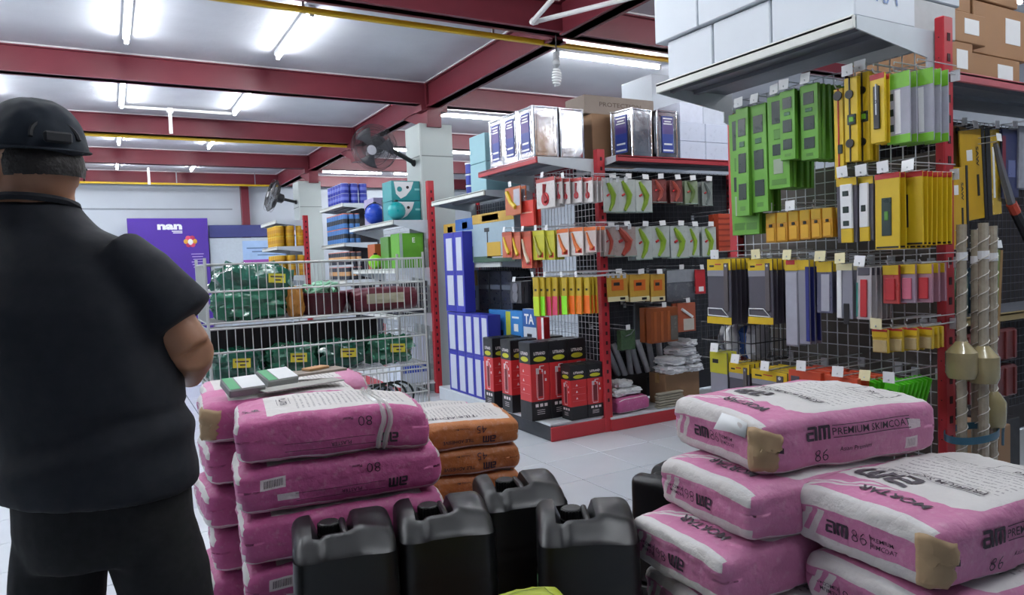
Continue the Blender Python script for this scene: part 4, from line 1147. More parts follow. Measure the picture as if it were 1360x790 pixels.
# ------------------------------------------------------------------ the man in the cap
def remeshed(name, mb, mat, voxel, smooth_it=8, disp=None, parent=None):
    me = mb.mesh(name, mat, False)
    o = bpy.data.objects.new(name, me); col.objects.link(o)
    m = o.modifiers.new('r', 'REMESH'); m.mode = 'VOXEL'; m.voxel_size = voxel
    s = o.modifiers.new('s', 'SMOOTH'); s.factor = .5; s.iterations = smooth_it
    dg = bpy.context.evaluated_depsgraph_get(); dg.update()
    nm = bpy.data.meshes.new_from_object(o.evaluated_get(dg)); bpy.data.objects.remove(o)
    if disp:
        nm.update()
        co = [v.co.copy() for v in nm.vertices]; no = [v.normal.copy() for v in nm.vertices]
        for i, v in enumerate(nm.vertices): v.co = co[i]+no[i]*disp(co[i])
    nm.materials.clear(); nm.materials.append(mat)
    nm.polygons.foreach_set('use_smooth', [True]*len(nm.polygons)); nm.name = name
    return link(name, nm, parent)
def loft(mb, rings, n=26, mi=0, p=2.0):
    vs, fs = [], []
    for (x, y, z, a, b) in rings:
        for j in range(n):
            t = 2*pi*j/n; c_, s_ = cos(t), sin(t)
            k = (abs(c_)**p+abs(s_)**p)**(-1/p)
            vs.append((x+a*c_*k, y+b*s_*k, z))
    for i in range(len(rings)-1):
        for j in range(n): fs.append((i*n+j, i*n+(j+1) % n, (i+1)*n+(j+1) % n, (i+1)*n+j))
    fs += [tuple(range(n-1, -1, -1)), tuple(range((len(rings)-1)*n, len(rings)*n))]
    return mb.add(vs, fs, mi)
_d = _F+_R*((135-680)/FPX)-_U*((640-395)/FPX); _q = CAM+_d*1.45
man = thing('person', 'man in dark cap, navy t-shirt and dark trousers seen from behind', 'person', (_q.x, _q.y, 0), -YAW)
SKIN = M('#a8795c', .5, var=.12, scale=30); HAIR = M('#1a1513', .6, var=.3, scale=120, bmp=.4)
SHIRT = M('#080e18', .8, var=.15, scale=40, bmp=.05); TROU = M('#050609', .85, var=.2, scale=60); CAPC = M('#18222c', .8, var=.25, scale=14, bmp=.1)
hc = Vector((-.106, .03, 1.592)); HA = rad(52)        # head turned left
fd = Vector((-sin(HA), cos(HA), 0)); sd = Vector((cos(HA), sin(HA), 0))
def hp(f, s, z): return hc+fd*f+sd*s+Vector((0, 0, z))
HM = Matrix(((fd.x, sd.x, 0, hc.x), (fd.y, sd.y, 0, hc.y), (0, 0, 1, hc.z), (0, 0, 0, 1)))
b = MB()
h = MB().sphere((0, 0, .015), (.098, .076, .115), 24); b.add(h.v, h.f, 0, HM)          # skull
h = MB().sphere((.045, 0, -.05), (.058, .055, .075), 18); b.add(h.v, h.f, 0, HM)         # jaw
b.add(*(lambda m: (m.v, m.f))(MB().sphere((.105, 0, -.01), (.02, .014, .028), 10)), 0, HM)   # nose
b.add(*(lambda m: (m.v, m.f))(MB().sphere((.096, 0, -.062), (.014, .026, .011), 10)), 0, HM)   # lips
for s_ in (-1, 1):
    b.add(*(lambda m: (m.v, m.f))(MB().sphere((.085, s_*.032, .012), (.014, .018, .012), 10)), 0, HM)   # brows and eyes
    b.add(*(lambda m: (m.v, m.f))(MB().sphere((.008, -.088, -.016), (.025, .018, .036), 12) if s_ < 0 else MB().sphere((.012, .072, -.016), (.02, .012, .03), 12)), 0, HM)  # ears
b.tube([hp(-.03, 0, -.04), (-.108, .02, 1.53), (-.108, .015, 1.47)], [.066, .068, .078], 18)
loft(b, [(0, 0, .83, .13, .10), (0, 0, .93, .165, .115), (-.005, 0, 1.05, .15, .105), (-.03, 0, 1.2, .165, .11), (-.055, .0, 1.33, .18, .11), (-.085, .01, 1.41, .16, .085), (-.105, .015, 1.46, .08, .06)])
def arm(S, E_, W, hand_dir):
    S, E_, W = Vector(S), Vector(E_), Vector(W)
    b.tube([S, S.lerp(E_, .5), E_], [.056, .052, .043], 16)
    b.tube([E_, E_.lerp(W, .3), W], [.043, .044, .029], 16)
    hd = Vector(hand_dir).normalized(); up = Vector((0, 0, 1)); sdv = hd.cross(up).normalized(); nv = sdv.cross(hd)
    b.sphere(W+hd*.045, (.045, .045, .03), 14)
    for i, L in enumerate((.068, .078, .072, .056)):
        o_ = W+hd*.075+sdv*(-.03+.02*i)
        b.tube([o_, o_+hd*L*.5-nv*.008, o_+hd*L*.8-nv*.03, o_+hd*L*.75-nv*.05], [.0095, .0092, .0085, .0075], 8)
    o_ = W+hd*.03-sdv*.035
    b.tube([o_, o_-sdv*.03+hd*.02-nv*.01, o_-sdv*.035+hd*.055-nv*.02], [.012, .0105, .0085], 8)
arm((.075, .0, 1.385), (.193, .015, 1.205), (.085, .235, 1.12), (-.6, .8, .05))
arm((-.25, .01, 1.385), (-.345, .04, 1.17), (-.22, .25, 1.10), (.6, .8, .05))
for s_ in (-1, 1):
    kx = -.03 if s_ < 0 else .05
    b.tube([(s_*.08, 0, .86), (s_*.10+kx, .01, .45), (s_*.11+kx, 0, .1)], [.075, .055, .04], 16)
    b.tube([(s_*.11+kx, -.03, .05), (s_*.115+kx, .07, .04), (s_*.12+kx, .15, .035)], [.035, .036, .03], 12)
body = remeshed('body', b, SKIN, .007, 6, None, man)
# hair below the cap
hm = MB(); m_ = MB()
m_.sphere((-.012, 0, -.01), (.094, .081, .082), 24); hm.add(m_.v, m_.f, 0, HM)
for v in range(len(hm.v)):
    x, y, z = HM.inverted() @ Vector(hm.v[v])
hair = remeshed('hair', hm, HAIR, .006, 4, lambda p: .002*noise.noise(p*60), man)
# cut the hair away from the face
bmh = bmesh.new(); bmh.from_mesh(hair.data); HI = HM.inverted()
dele = [f for f in bmh.faces if (lambda q: q.x > .055 or q.z < -.028+.3*max(0, q.x+.02) or (q.y < -.03 and q.x > -.045 and q.z < .05) or (q.y > .05 and q.x > -.02 and q.z < .03))(HI @ f.calc_center_median())]
bmesh.ops.delete(bmh, geom=dele, context='FACES'); bmh.to_mesh(hair.data); bmh.free()
# cap: dome, band, brim, back strap
cp = MB(); m_ = MB()
prof = []
for i in range(11):
    t = i/10*pi/2; prof.append((.100*cos(t)**.75+.002, .105*sin(t)))
vs, fs = [], []
n = 32
for r_, z_ in prof:
    for j in range(n):
        t = 2*pi*j/n; vs.append((r_*1.08*cos(t)-.004, r_*.90*sin(t), z_+.026+.012*cos(t)*(1-z_/.105)))
for i in range(len(prof)-1):
    for j in range(n): fs.append((i*n+j, i*n+(j+1) % n, (i+1)*n+(j+1) % n, (i+1)*n+j))
fs.append(tuple(range(10*n, 11*n))); fs.append(tuple(range(n-1, -1, -1)))
cp.add(vs, fs, 0, HM)
cap = remeshed('cap', cp, CAPC, .006, 4, lambda p: .006*noise.noise(p*14)+.0025*noise.noise(p*40), man)
bs = MB(); vs, fs = [], []
for i in range(9):
    t = -1.1+2.2*i/8
    for k, rr in enumerate((.095, .135, .175)):
        vs.append((rr*cos(t)*1.02, rr*.82*sin(t), .033-.10*(rr-.095)*1.0-.015*sin(t)**2))
for i in range(8):
    for k in range(2): fs.append((i*3+k, i*3+k+1, (i+1)*3+k+1, (i+1)*3+k))
bs.add(vs, fs, 0, HM); o = bs.build('brim', CAPC, cap); o.modifiers.new('s', 'SOLIDIFY').thickness = .005
bd = MB(); bd.add(*(lambda m: (m.v, m.f))(MB().tube([(.111*cos(t)-.004, .0935*sin(t),   .031+.012*cos(t)) for t in [2*pi*i/40 for i in range(40)]], .0025, 6, closed=True)), 0, HM)
bd.build('hem_band', CAPC, cap)
bt = MB(); bt.add(*(lambda m: (m.v, m.f))(MB().sphere((-.002, 0, .132), (.009, .009, .005), 10)), 0, HM); bt.build('top_button', CAPC, cap)
st = MB(); st.add(*(lambda m: (m.v, m.f))(MB().tube([(-.110, .045*cos(t), .045+.035*max(0, sin(t))) if False else (-.104+.012*sin(t), .042*cos(t), .041+.036*sin(t)) for t in [pi*i/12 for i in range(13)]], .0045, 6)), 0, HM)
st.add(*(lambda m: (m.v, m.f))(MB().cbox((-.118, 0, .041), (.012, .05, .022), .004)), 0, HM); st.build('back_strap', M('#0d1117', .7), cap)
# shirt
sh = MB()
loft(sh, [(.0, -.005, .93, .192, .15), (.0, -.005, .97, .196, .152), (-.004, -.005, 1.065, .184, .142), (-.028, 0, 1.2, .200, .148), (-.055, 0, 1.3, .212, .148), (-.082, .008, 1.375, .205, .128), (-.10, .012, 1.43, .165, .10), (-.114, .018, 1.462, .125, .088), (-.114, .018, 1.495, .094, .082), (-.112, .018, 1.515, .078, .074)])
sh.tube([(.045, .0, 1.39), (.10, .004, 1.35), (.178, .012, 1.262)], [.072, .078, .076], 18)
sh.tube([(-.22, .005, 1.39), (-.275, .01, 1.35), (-.33, .03, 1.262)], [.072, .078, .076], 18)
def wr(p):
    f = .010*noise.noise(Vector((p.x*5, p.y*5, p.z*3.2)))+.006*noise.noise(Vector((p.x*14+p.z*6, p.y*12, p.z*5)))
    if p.z < 1.1: f += .012*math.exp(-((p.z-1.01-.25*p.x)/.03)**2)-.006*math.exp(-((p.z-1.06-.25*p.x)/.025)**2)
    return f
shirt = remeshed('t_shirt', sh, SHIRT, .009, 6, wr, man)
cl = MB().tube([(-.112+.079*cos(t), .018+.076*sin(t), 1.512-.012*sin(t)) for t in [2*pi*i/32 for i in range(32)]], .008, 6, closed=True).build('collar', SHIRT, shirt)
tr = MB()
loft(tr, [(0, 0, .80, .15, .12), (0, 0, .86, .172, .135), (0, 0, .97, .172, .13)])
for s_, kx in ((-1, -.03), (1, .05)):
    tr.tube([(s_*.082, 0, .86), (s_*.088+kx*.5, .0, .74), (s_*.10+kx, .01, .45), (s_*.11+kx, .0, .07)], [.090, .088, .078, .072], 18)
remeshed('trousers', tr, TROU, .009, 4, lambda p: .008*noise.noise(Vector((p.x*8, p.y*8, p.z*5))), man)
for s_ in (-1, 1):
    kx = -.03 if s_ < 0 else .05; sm_ = MB(); sm_.tube([(s_*.11+kx, -.06, .045), (s_*.115+kx, .03, .05), (s_*.12+kx, .12, .042), (s_*.125+kx, .19, .032)], [.04, .048, .046, .03], 14)
    o = remeshed('shoe', sm_, M('#141416', .6), .008, 3, None, man)
    for v in o.data.vertices: v.co.z = max(v.co.z, .002)
# ------------------------------------------------------------------ hanging merchandise
def make_pack(spec, wd, h):
    t = spec.get('t', .004); out = []
    cm = spec['card']
    out.append((spec.get('cname', 'card'), MB().cbox((0, 0, -h/2), (wd, t, h), .0015).mesh('card', cm)))
    for f in spec.get('feats', []):
        nm, m = f[0], f[1]
        if f[2] == 'tube':
            pts = [((x-.5)*wd, -t/2-.004, -y*h) for x, y in f[3]]
            rr = [q*wd for q in f[4]] if isinstance(f[4], (list, tuple)) else f[4]*wd
            out.append((nm, MB().tube(pts, rr, 7).mesh(nm, m)))
        elif f[2] == 'disc':
            x, y, r_ = f[3]; out.append((nm, MB().cyl(((x-.5)*wd, -t/2-.006, -y*h), ((x-.5)*wd, -t/2, -y*h), r_*wd, n=14).mesh(nm, m)))
        elif f[2] == 'text':
            s_, x, y, sz, wfit, rot = f[3]; mb = MB(); put_text(mb, s_, sz*h, frame(((x-.5)*wd, -t/2-f[4], -y*h), (cos(rot), 0, sin(rot)), (-sin(rot), 0, cos(rot))), .02, fit=(wfit*wd if rot == 0 else wfit*h)); out.append((nm, mb.mesh(nm, m, False)))
        elif f[2] == 'poly':
            pts = [((x-.5)*wd, -y*h) for x, y in f[3]]; out.append((nm, MB().prism(pts, 1, -t/2-f[4], -t/2).mesh(nm, m, False)))
        else:
            x0, x1, y0, y1 = f[2:6]; pr_ = f[6] if len(f) > 6 else .001
            out.append((nm, MB().cbox((((x0+x1)/2-.5)*wd, -t/2-pr_/2, -(y0+y1)/2*h), ((x1-x0)*wd, pr_, (y1-y0)*h), min(.0015, pr_*.4)).mesh(nm, m)))
    return out
def stack(unit, side, front, rect, n, step, spec, name, desc, where, cat, tagm=PAPER, back=None, jitter=.03, hk=True, tw=.045, roty=0, few=True):
    x0, x1, y0, y1 = rect; xc, yc = (x0+x1)/2, (y0+y1)/2; ax = 0 if side == 'X' else 1
    pl, pr_, pt, pb = P(x0, yc, ax, front), P(x1, yc, ax, front), P(xc, y0, ax, front), P(xc, y1, ax, front)
    wd = (pl-pr_).length; h = pt.z-pb.z
    c = Vector(((pl.x+pr_.x)/2, (pl.y+pr_.y)/2, pt.z))
    parts = make_pack(spec, wd, h)
    rz = mX if side == 'X' else 0
    for i in range(n):
        loc = c.copy(); loc[ax] += step*i; loc.z -= .002*random.random()
        lab = ('%s, foremost %s' if n > 1 else '%s %s') % (desc, where) if i == 0 else '%s behind the foremost %s' % (desc, where)
        r = thing(name, lab, cat, loc, rz+random.uniform(-jitter, jitter), desc+' '+where if n > 1 else None)
        r.rotation_euler = (random.uniform(-.02, .02), roty+random.uniform(-.012, .012), r.rotation_euler.z)
        use = parts if (i == 0 or not few) else parts[:1+spec.get('keep', 1)]
        for nm, me in use: link(nm, me, r)
    if hk:
        if side == 'X': lx = unit.location.y-c.y; ln = unit.location.x-front+.02
        else: lx = c.x-unit.location.x; ln = unit.location.y-front+.02
        hook(unit, lx, c.z+.004, max(.06, ln), tagm, tw)
    return c, wd, h
G1 = M('#62a034', .4, var=.08); G2 = M('#4a8028', .45); GW = M('#20302c', .3); YL = M('#d2b21c', .4, var=.07); YD = M('#b8941a', .45)
BK = M('#16161a', .45); GR = M('#4c4a54', .42, var=.1); LG = M('#8a8b96', .45, var=.08); CL = M('#a9aab6', .2, var=.12); RD = M('#b3262c', .4); OR = M('#c8641e', .45)
OY = M('#c78f20', .35, var=.2, scale=40); PK = M('#c96a80', .4); LGN = M('#72b52e', .4); TAN = M('#8f7146', .6); BLU2 = M('#27307a', .4); LIMEH = M('#52c41c', .4)
level_g = dict(card=G1, t=.018, cname='frame', keep=0, feats=[('window', GW, .22, .78, .06, .30, .002), ('window', GW, .22, .78, .52, .64, .002), ('vial', G2, .3, .7, .36, .47, .003), ('sticker', M('#9aa892', .5), .25, .7, .68, .84, .002), ('foot_print', G2, .15, .85, .90, .96, .001)])
level_g2 = dict(card=G1, t=.018, cname='frame', keep=0, feats=[('window', GW, .2, .8, .10, .26, .002), ('vial', M('#2b5a3a', .3), .3, .7, .31, .36, .003), ('window', GW, .2, .8, .42, .60, .002), ('window', GW, .2, .8, .70, .85, .002), ('foot_print', G2, .3, .7, .91, .95, .001)])
S = stack
a1 = 'on the first hook under the shelf'
S(uE, 'X', 2.44, (971, 992, 150, 312), 2, .03, level_g, 'spirit_level', 'long green spirit level', 'lowest hanging at the far end', 'level', None)
S(uE, 'X', 2.45, (991, 1011, 150, 311), 2, .03, level_g, 'spirit_level', 'long green spirit level', 'second lowest at the far end', 'level', None)
S(uE, 'X', 2.41, (980, 997, 143, 287), 3, .03, level_g2, 'spirit_level', 'green spirit level with dark windows', 'first before the far end', 'level', PAPER)
S(uE, 'X', 2.42, (999, 1020, 138, 281), 3, .03, level_g2, 'spirit_level', 'green spirit level with dark windows', 'second from the far end', 'level', PAPER)
S(uE, 'X', 2.42, (1022, 1049, 126, 250), 5, .035, level_g, 'spirit_level', 'medium green spirit level', 'third from the far end', 'level', PAPER)
S(uE, 'X', 2.40, (1038, 1058, 120, 212), 4, .035, level_g2, 'spirit_level', 'short green spirit level', 'fourth from the far end', 'level', GREY)
S(uE, 'X', 2.42, (1065, 1088, 112, 212), 6, .032, level_g2, 'spirit_level', 'short green spirit level', 'beside the yellow bars', 'level', GREY)
bar_y = dict(card=YL, t=.02, cname='bar', keep=0, feats=[('black_stripe', BK, .36, .48, .0, 1, .003), ('ring', BK, 'disc', (.42, .2, .30)), ('ring', BK, 'disc', (.42, .78, .30)), ('vial_window', GW, .25, .9, .44, .56, .005), ('vial', LGN, .4, .75, .47, .53, .007)])
S(uE, 'X', 2.44, (1110, 1122, 118, 238), 1, .03, dict(card=YL, t=.02, cname='bar', feats=[('red_stripe', RD, .42, .58, 0, 1, .003), ('ring', BK, 'disc', (.5, .08, .45)), ('vial_window', GW, .4, .9, .62, .72, .004)]), 'spirit_level', 'slim yellow level bar with red stripe', 'beside the green levels', 'level', None)
S(uE, 'X', 2.42, (1124, 1141, 102, 214), 2, .04, bar_y, 'spirit_level', 'yellow level bar with black rings', 'left of two', 'level', GREY)
S(uE, 'X', 2.46, (1141, 1157, 96, 214), 2, .04, bar_y, 'spirit_level', 'yellow level bar with black rings', 'right of two', 'level', GREY)
S(uE, 'X', 2.44, (1157, 1176, 98, 190), 3, .03, dict(card=YL, t=.012, keep=1, feats=[('red_header', RD, 0, 1, 0, .08), ('dark_tool', BK, .3, .7, .18, .8, .008), ('steel_edge', STEEL, .45, .55, .15, .6, .01)]), 'tool_pack', 'yellow pack holding a dark angle tool', 'right of the level bars', 'pack', None)
clearg = dict(card=CL, t=.006, keep=2, feats=[('green_top', LGN, 0, 1, 0, .22), ('green_foot', LGN, 0, 1, .88, 1), ('square_print', GW, .06, .3, .28, .38), ('square_print', GW, .06, .3, .5, .6), ('square_print', GW, .06, .3, .72, .82), ('white_strip', PAPER, .36, .6, .24, .86)])
S(uE, 'X', 2.47, (1178, 1209, 96, 190), 4, .04, clearg, 'clear_pack', 'clear pack with green ends', 'left of the two at the post', 'pack', None)
S(uE, 'X', 2.52, (1209, 1240, 92, 188), 3, .045, clearg, 'clear_pack', 'clear pack with green ends', 'right one next to the post', 'pack', None)
# second row
bago = dict(card=OY, t=.02, keep=1, cname='pouch', feats=[('header', YD, .05, .95, 0, .35, .002), ('label', M('#d9a62c', .4), .15, .85, .5, .95, .003), ('dark_knob', BK, .35, .65, .38, .48, .004)])
for i in range(6):
    x = 1019+15*i
    S(uE, 'X', 2.46, (x, x+14, 283-1.5*i, 322-1.5*i), 2, .05, bago, 'hardware_pouch', 'small orange yellow hardware pouch', '%s in the pouch row' % ordn(i), 'pouch', PAPER if i in (0, 2, 3) else None, hk=i % 2 == 0, tw=.05)
S(uE, 'X', 2.42, (1112, 1139, 236, 322), 3, .03, dict(card=GR, t=.008, keep=1, feats=[('yellow_top', YL, 0, 1, 0, .12), ('white_level', PAPER, .25, .82, .1, .78, .01), ('yellow_end', YL, .25, .82, .78, 1, .009), ('vial', GW, .38, .68, .2, .28, .012), ('vial', GW, .38, .68, .44, .54, .012), ('vial', GW, .38, .68, .66, .74, .012)]), 'level_card', 'white torpedo level on dark card', 'left of two', 'level', PAPER)
S(uE, 'X', 2.44, (1140, 1161, 234, 320), 2, .03, dict(card=GR, t=.008, keep=1, feats=[('yellow_top', YL, 0, 1, 0, .12), ('white_level', PAPER, .2, .75, .1, .78, .01), ('yellow_end', YL, .2, .8, .78, 1, .009), ('vial', GW, .32, .62, .44, .54, .012)]), 'level_card', 'white torpedo level on dark card', 'right of two', 'level', PAPER)
cardy = dict(card=YL, t=.005, keep=2, feats=[('red_header', RD, 0, 1, 0, .07), ('striped_foot', BK, .05, .95, .96, .985), ('dark_window', GW, .28, .68, .32, .82, .003), ('vial', G2, .4, .56, .5, .62, .005)])
S(uE, 'X', 2.42, (1163, 1196, 230, 331), 7, .03, cardy, 'level_card', 'yellow card with red top and dark window', 'on the left hook', 'card', PAPER)
S(uE, 'X', 2.47, (1199, 1226, 228, 326), 7, .03, dict(card=YL, t=.005, keep=2, feats=[('red_header', RD, 0, 1, 0, .07), ('striped_foot', BK, .05, .95, .96, .985), ('dark_slit', BK, .12, .3, .3, .75, .003)]), 'level_card', 'yellow card with slanting dark slit', 'on the hook by the post', 'card', PAPER)
# third row: putty knives and long blades
knife = dict(card=GR, t=.006, keep=2, cname='blade_card', feats=[('yellow_header', YL, 0, 1, 0, .17, .002), ('grey_band', LG, 0, .72, .17, .26, .002), ('yellow_foot', YL, -.04, 1.0, .89, 1.0, .003), ('handle_slot', M('#544e50', .5), .72, .9, .06, .80, .006), ('rivet', PAPER, 'disc', (.81, .1, .04)), ('white_outline', PAPER, 'tube', [(.02, .87), (.02, .76), (.62, .76), (.9, .88), (.02, .87)], .018), ('emblem', DARK, .1, .3, .09, .12, .003), ('red_text', RD, .34, .6, .07, .09, .003)])
S(uE, 'X', 2.40, (941, 972, 344, 430), 6, .03, knife, 'putty_knife_card', 'broad putty knife on yellow headed card', 'on the far hook', 'card', PAPER)
S(uE, 'X', 2.40, (995, 1027, 344, 430), 6, .03, knife, 'putty_knife_card', 'broad putty knife on yellow headed card', 'on the second hook', 'card', CREAM)
longb = dict(card=LG, t=.006, keep=2, cname='blade', feats=[('yellow_header', YL, 0, 1, 0, .12, .002), ('red_top', RD, .1, .8, 0, .05, .003), ('clear_sleeve', CL, .06, .94, .14, .98, .003)])
S(uE, 'X', 2.42, (1044, 1061, 345, 459), 3, .04, longb, 'long_blade', 'long grey blade in clear sleeve', 'left of the blue edged one', 'blade', CREAM)
S(uE, 'X', 2.42, (1060, 1076, 345, 457), 3, .03, dict(card=LG, t=.006, keep=2, feats=[('yellow_header', YL, 0, 1, 0, .12, .002), ('blue_edge', BLU2, .7, 1, .08, .96, .004)]), 'long_blade', 'long grey blade with blue edge', 'beside the putty knives', 'blade', None)
S(uE, 'X', 2.44, (1086, 1106, 347, 415), 3, .035, dict(card=M('#5b5c72', .3), t=.006, keep=1, feats=[('yellow_header', YL, 0, 1, 0, .2, .002), ('clear_sleeve', CL, .3, .85, .24, .96, .003)]), 'blade_pack', 'dark blade pack with yellow header', 'in the middle row', 'pack', CREAM)
S(uE, 'X', 2.44, (1112, 1133, 350, 423), 3, .035, dict(card=LG, t=.006, keep=1, feats=[('cream_header', CREAM, 0, 1, 0, .12, .002), ('white_ruler', PAPER, .05, .35, .12, .99, .004), ('dark_foot', BK, .45, .8, .72, 1.1, .003)]), 'ruler_pack', 'white ruler pack with dark foot', 'in the middle row', 'pack', CREAM)
S(uE, 'X', 2.44, (1139, 1158, 354, 424), 5, .03, dict(card=M('#b7b4b6', .35), t=.006, keep=1, feats=[('header_print', GR, .1, .9, .02, .16, .002), ('red_blade', RD, .3, .75, .24, .95, .006), ('teal_edge', M('#2f8f82', .5), .0, .1, .3, .95, .002)]), 'cutter_pack', 'red cutter on pale card', 'in the middle row', 'card', PAPER)
for i in range(3):
    S(uE, 'X', 2.48+.02*i, (1174+22*i, 1195+22*i, 352-i, 403-i), 3, .04, dict(card=[M('#b8433f', .3), M('#a08c9c', .25, var=.15), M('#a87a88', .25, var=.15)][i], t=.012, keep=1, cname='sleeve', feats=[('yellow_header', YL, 0, 1, 0, .25, .003), ('red_tool', [RD, PK, RD][i], .2, .8, .35, .9, .006)]), 'tool_sleeve', ['red tool in clear sleeve', 'pale tool in clear sleeve', 'white tagged tool in clear sleeve'][i], '%s left of the post' % ['third', 'second', 'first'][i], 'sleeve', None)
for i in range(4):
    S(uE, 'X', 2.46+.03*i, (1160+20*i, 1180+20*i, 437-i, 468-2*i), 3, .03, dict(card=M('#c9a93a', .3, var=.15), t=.012, keep=1, cname='pouch', feats=[('yellow_header', YL, 0, 1, 0, .35, .003), ('red_top', RD, 0, 1, 0, .1, .004), ('clear_body', M('#b9a678', .2, var=.2), .05, .95, .45, .98, .004)]), 'nozzle_pouch', 'small yellow pouch with red top', '%s in the short row' % ordn(i), 'pouch', CREAM if i == 0 else None)
# lowest row behind the bag
S(uE, 'X', 2.40, (945, 967, 467, 560), 3, .03, dict(card=LG, t=.006, keep=1, cname='blade', feats=[('yellow_header', M('#b7b32c', .4), 0, 1, 0, .3, .002), ('emblem', DARK, .15, .5, .1, .16, .003)]), 'trowel_card', 'grey trowel with lime header', 'at the far end low row', 'card', PAPER)
S(uE, 'X', 2.40, (970, 997, 482, 560), 5, .03, knife, 'putty_knife_card', 'small putty knife card', 'on the second low hook', 'card', PAPER)
S(uE, 'X', 2.38, (1000, 1047, 492, 570), 7, .028, knife, 'putty_knife_card', 'wide putty knife card', 'on the third low hook', 'card', PAPER)
obox = dict(card=M('#c0492c', .4), t=.02, keep=1, cname='box', feats=[('grey_window', GR, .08, .35, .1, .6, .002), ('orange_foot', OR, .35, 1, .42, .5, .002), ('lettering', PAPER, 'text', ('ASIANO', .65, .27, .1, .5, 0), .003)])
S(uE, 'X', 2.38, (1050, 1093, 492, 570), 4, .05, obox, 'orange_pack', 'orange red pack with white lettering', 'left low hook', 'pack', PAPER)
S(uE, 'X', 2.38, (1098, 1142, 500, 570), 4, .05, obox, 'orange_pack', 'orange red pack with white lettering', 'right low hook', 'pack', PAPER)
comb = dict(card=LIMEH, t=.012, keep=0, cname='body', feats=[('grip_slot', M('#2f8a10', .5), .25, .75, .2, .35, .003)])
S(uE, 'X', 2.44, (1146, 1164, 505, 545), 6, .03, comb, 'plastic_scraper', 'bright green plastic scraper', 'left bunch near the post', 'scraper', CREAM, roty=.25)
S(uE, 'X', 2.44, (1178, 1196, 508, 550), 8, .028, comb, 'plastic_scraper', 'bright green plastic scraper', 'right bunch near the post', 'scraper', PAPER, roty=.25)
# wire basket under the knives
r = thing('wire_basket', 'small black wire basket hooked on the mesh with white packets', 'basket', (2.46, 2.22, .87))
bk = MB(); W_, D_, H_ = .24, .30, .17
for z in (0, H_*.5, H_): bk.tube([(0, 0, z), (W_, 0, z), (W_, D_, z), (0, D_, z)], .003, 5, closed=True)
for i in range(9): bk.tube([(0, D_*i/8, 0), (0, D_*i/8, H_)], .002, 4); bk.tube([(W_*i/8, 0, 0), (W_*i/8, 0, H_)], .002, 4); bk.tube([(0, D_*i/8, 0), (W_, D_*i/8, 0)], .002, 4)
tag(bk.build('wires', M('#2c2d31', .4), r), kind='stuff')
MB().cyl((W_, .05, H_), (W_+.03, .05, H_+.02), .003, n=5).build('hanger', WIRE, r)
for i in range(4):
    lump('packet', 'white and blue packet in the small wire basket, %s one' % ordn(i), (2.56+.03*(i % 2), 2.27+.065*i, .873), (.11, .08, .15), M(['#c3c6cc', '#2c4a86', '#d5d6d8', '#3b3d46'][i], .25, var=.3), 60+i, 'packet', n=14)

# ---- A bay hooks (X facing)
def hx(i): return ordn(i)
wr_ = dict(card=M('#c8c4c2', .3, var=.08), t=.008, keep=1, feats=[('red_header', M('#a8423f', .4), 0, 1, 0, .13), ('tool', M('#8c2a30', .4), 'tube', [(.5, .2), (.45, .5), (.6, .8)], [.07, .05, .1]), ('red_disc', RD, 'disc', (.5, .7, .2))])
for i, (x0, x1, y0, y1) in enumerate([(713, 737, 236, 276), (738, 747, 237, 271), (747, 757, 237, 271), (760, 773, 236, 269), (775, 788, 236, 269)]):
    S(uA, 'X', [2.86, 2.9, 2.93, 2.97, 3.0][i], (x0, x1, y0, y1), 3, .04, wr_, 'tool_pack', 'white blister pack with red tool', '%s under the tins' % ordn(i), 'pack', PAPER if i in (0, 2) else None, tw=.04)
S(uA, 'X', 2.86, (672, 692, 248, 285), 2, .05, dict(card=M('#b4623f', .4), t=.008, keep=1, feats=[('window', CL, .55, .95, .1, .7), ('yellow_tool', YL, 'tube', [(.15, .15), (.4, .55), (.7, .75)], .08)]), 'tool_pack', 'orange pack with yellow tool', 'far left under the tins', 'pack', PAPER)
S(uA, 'X', 2.9, (692, 710, 266, 300), 2, .05, dict(card=M('#c0352a', .4), t=.02, keep=0, feats=[('print_line', M('#d9a08a', .5), .1, .9, .45, .5)]), 'tool_pack', 'plain red box pack', 'beside the orange pack', 'pack', None)
rowA = [(668, 680, 308, 342, '#b9644a', YL), (680, 692, 308, 344, '#b9644a', YL), (692, 706, 307, 356, '#b5513a', M('#c9b9a0', .4)), (708, 724, 306, 345, '#b3b030', M('#8f8a20', .4)), (724, 737, 306, 345, '#b3b030', M('#8f8a20', .4)), (740, 756, 304, 341, '#c9c2bc', OR), (758, 775, 302, 339, '#c9c2bc', OR), (778, 792, 301, 335, '#b9aaa6', OR)]
for i, (x0, x1, y0, y1, c_, tm_) in enumerate(rowA):
    S(uA, 'X', 2.85+.02*i, (x0, x1, y0, y1), 3, .04, dict(card=M(c_, .4, var=.1), t=.008, keep=1, feats=[('header', M(['#a8503a', '#a8503a', '#a8503a', '#c2bd3a', '#c2bd3a', '#c8642a', '#c8642a', '#c8642a'][i], .4), 0, 1, 0, .14), ('tool', tm_, 'tube', [(.2, .2), (.45, .6), (.75, .85)], [.05, .09, .12]), ('red_print', RD, .4, .9, .75, .92)]), 'tool_pack', ['orange and red carded tool', 'lime green carded cutter', 'white and orange carded knife'][0 if i < 3 else (1 if i < 5 else 2)], '%s in the middle row' % ordn(i), 'pack', PAPER if i < 5 else None, tw=.035)
neon = ['#b9d62a', '#86dd2a', '#d0446a', '#c73f62', '#8adf2c', '#e2691e', '#df7a22', '#e06a20']
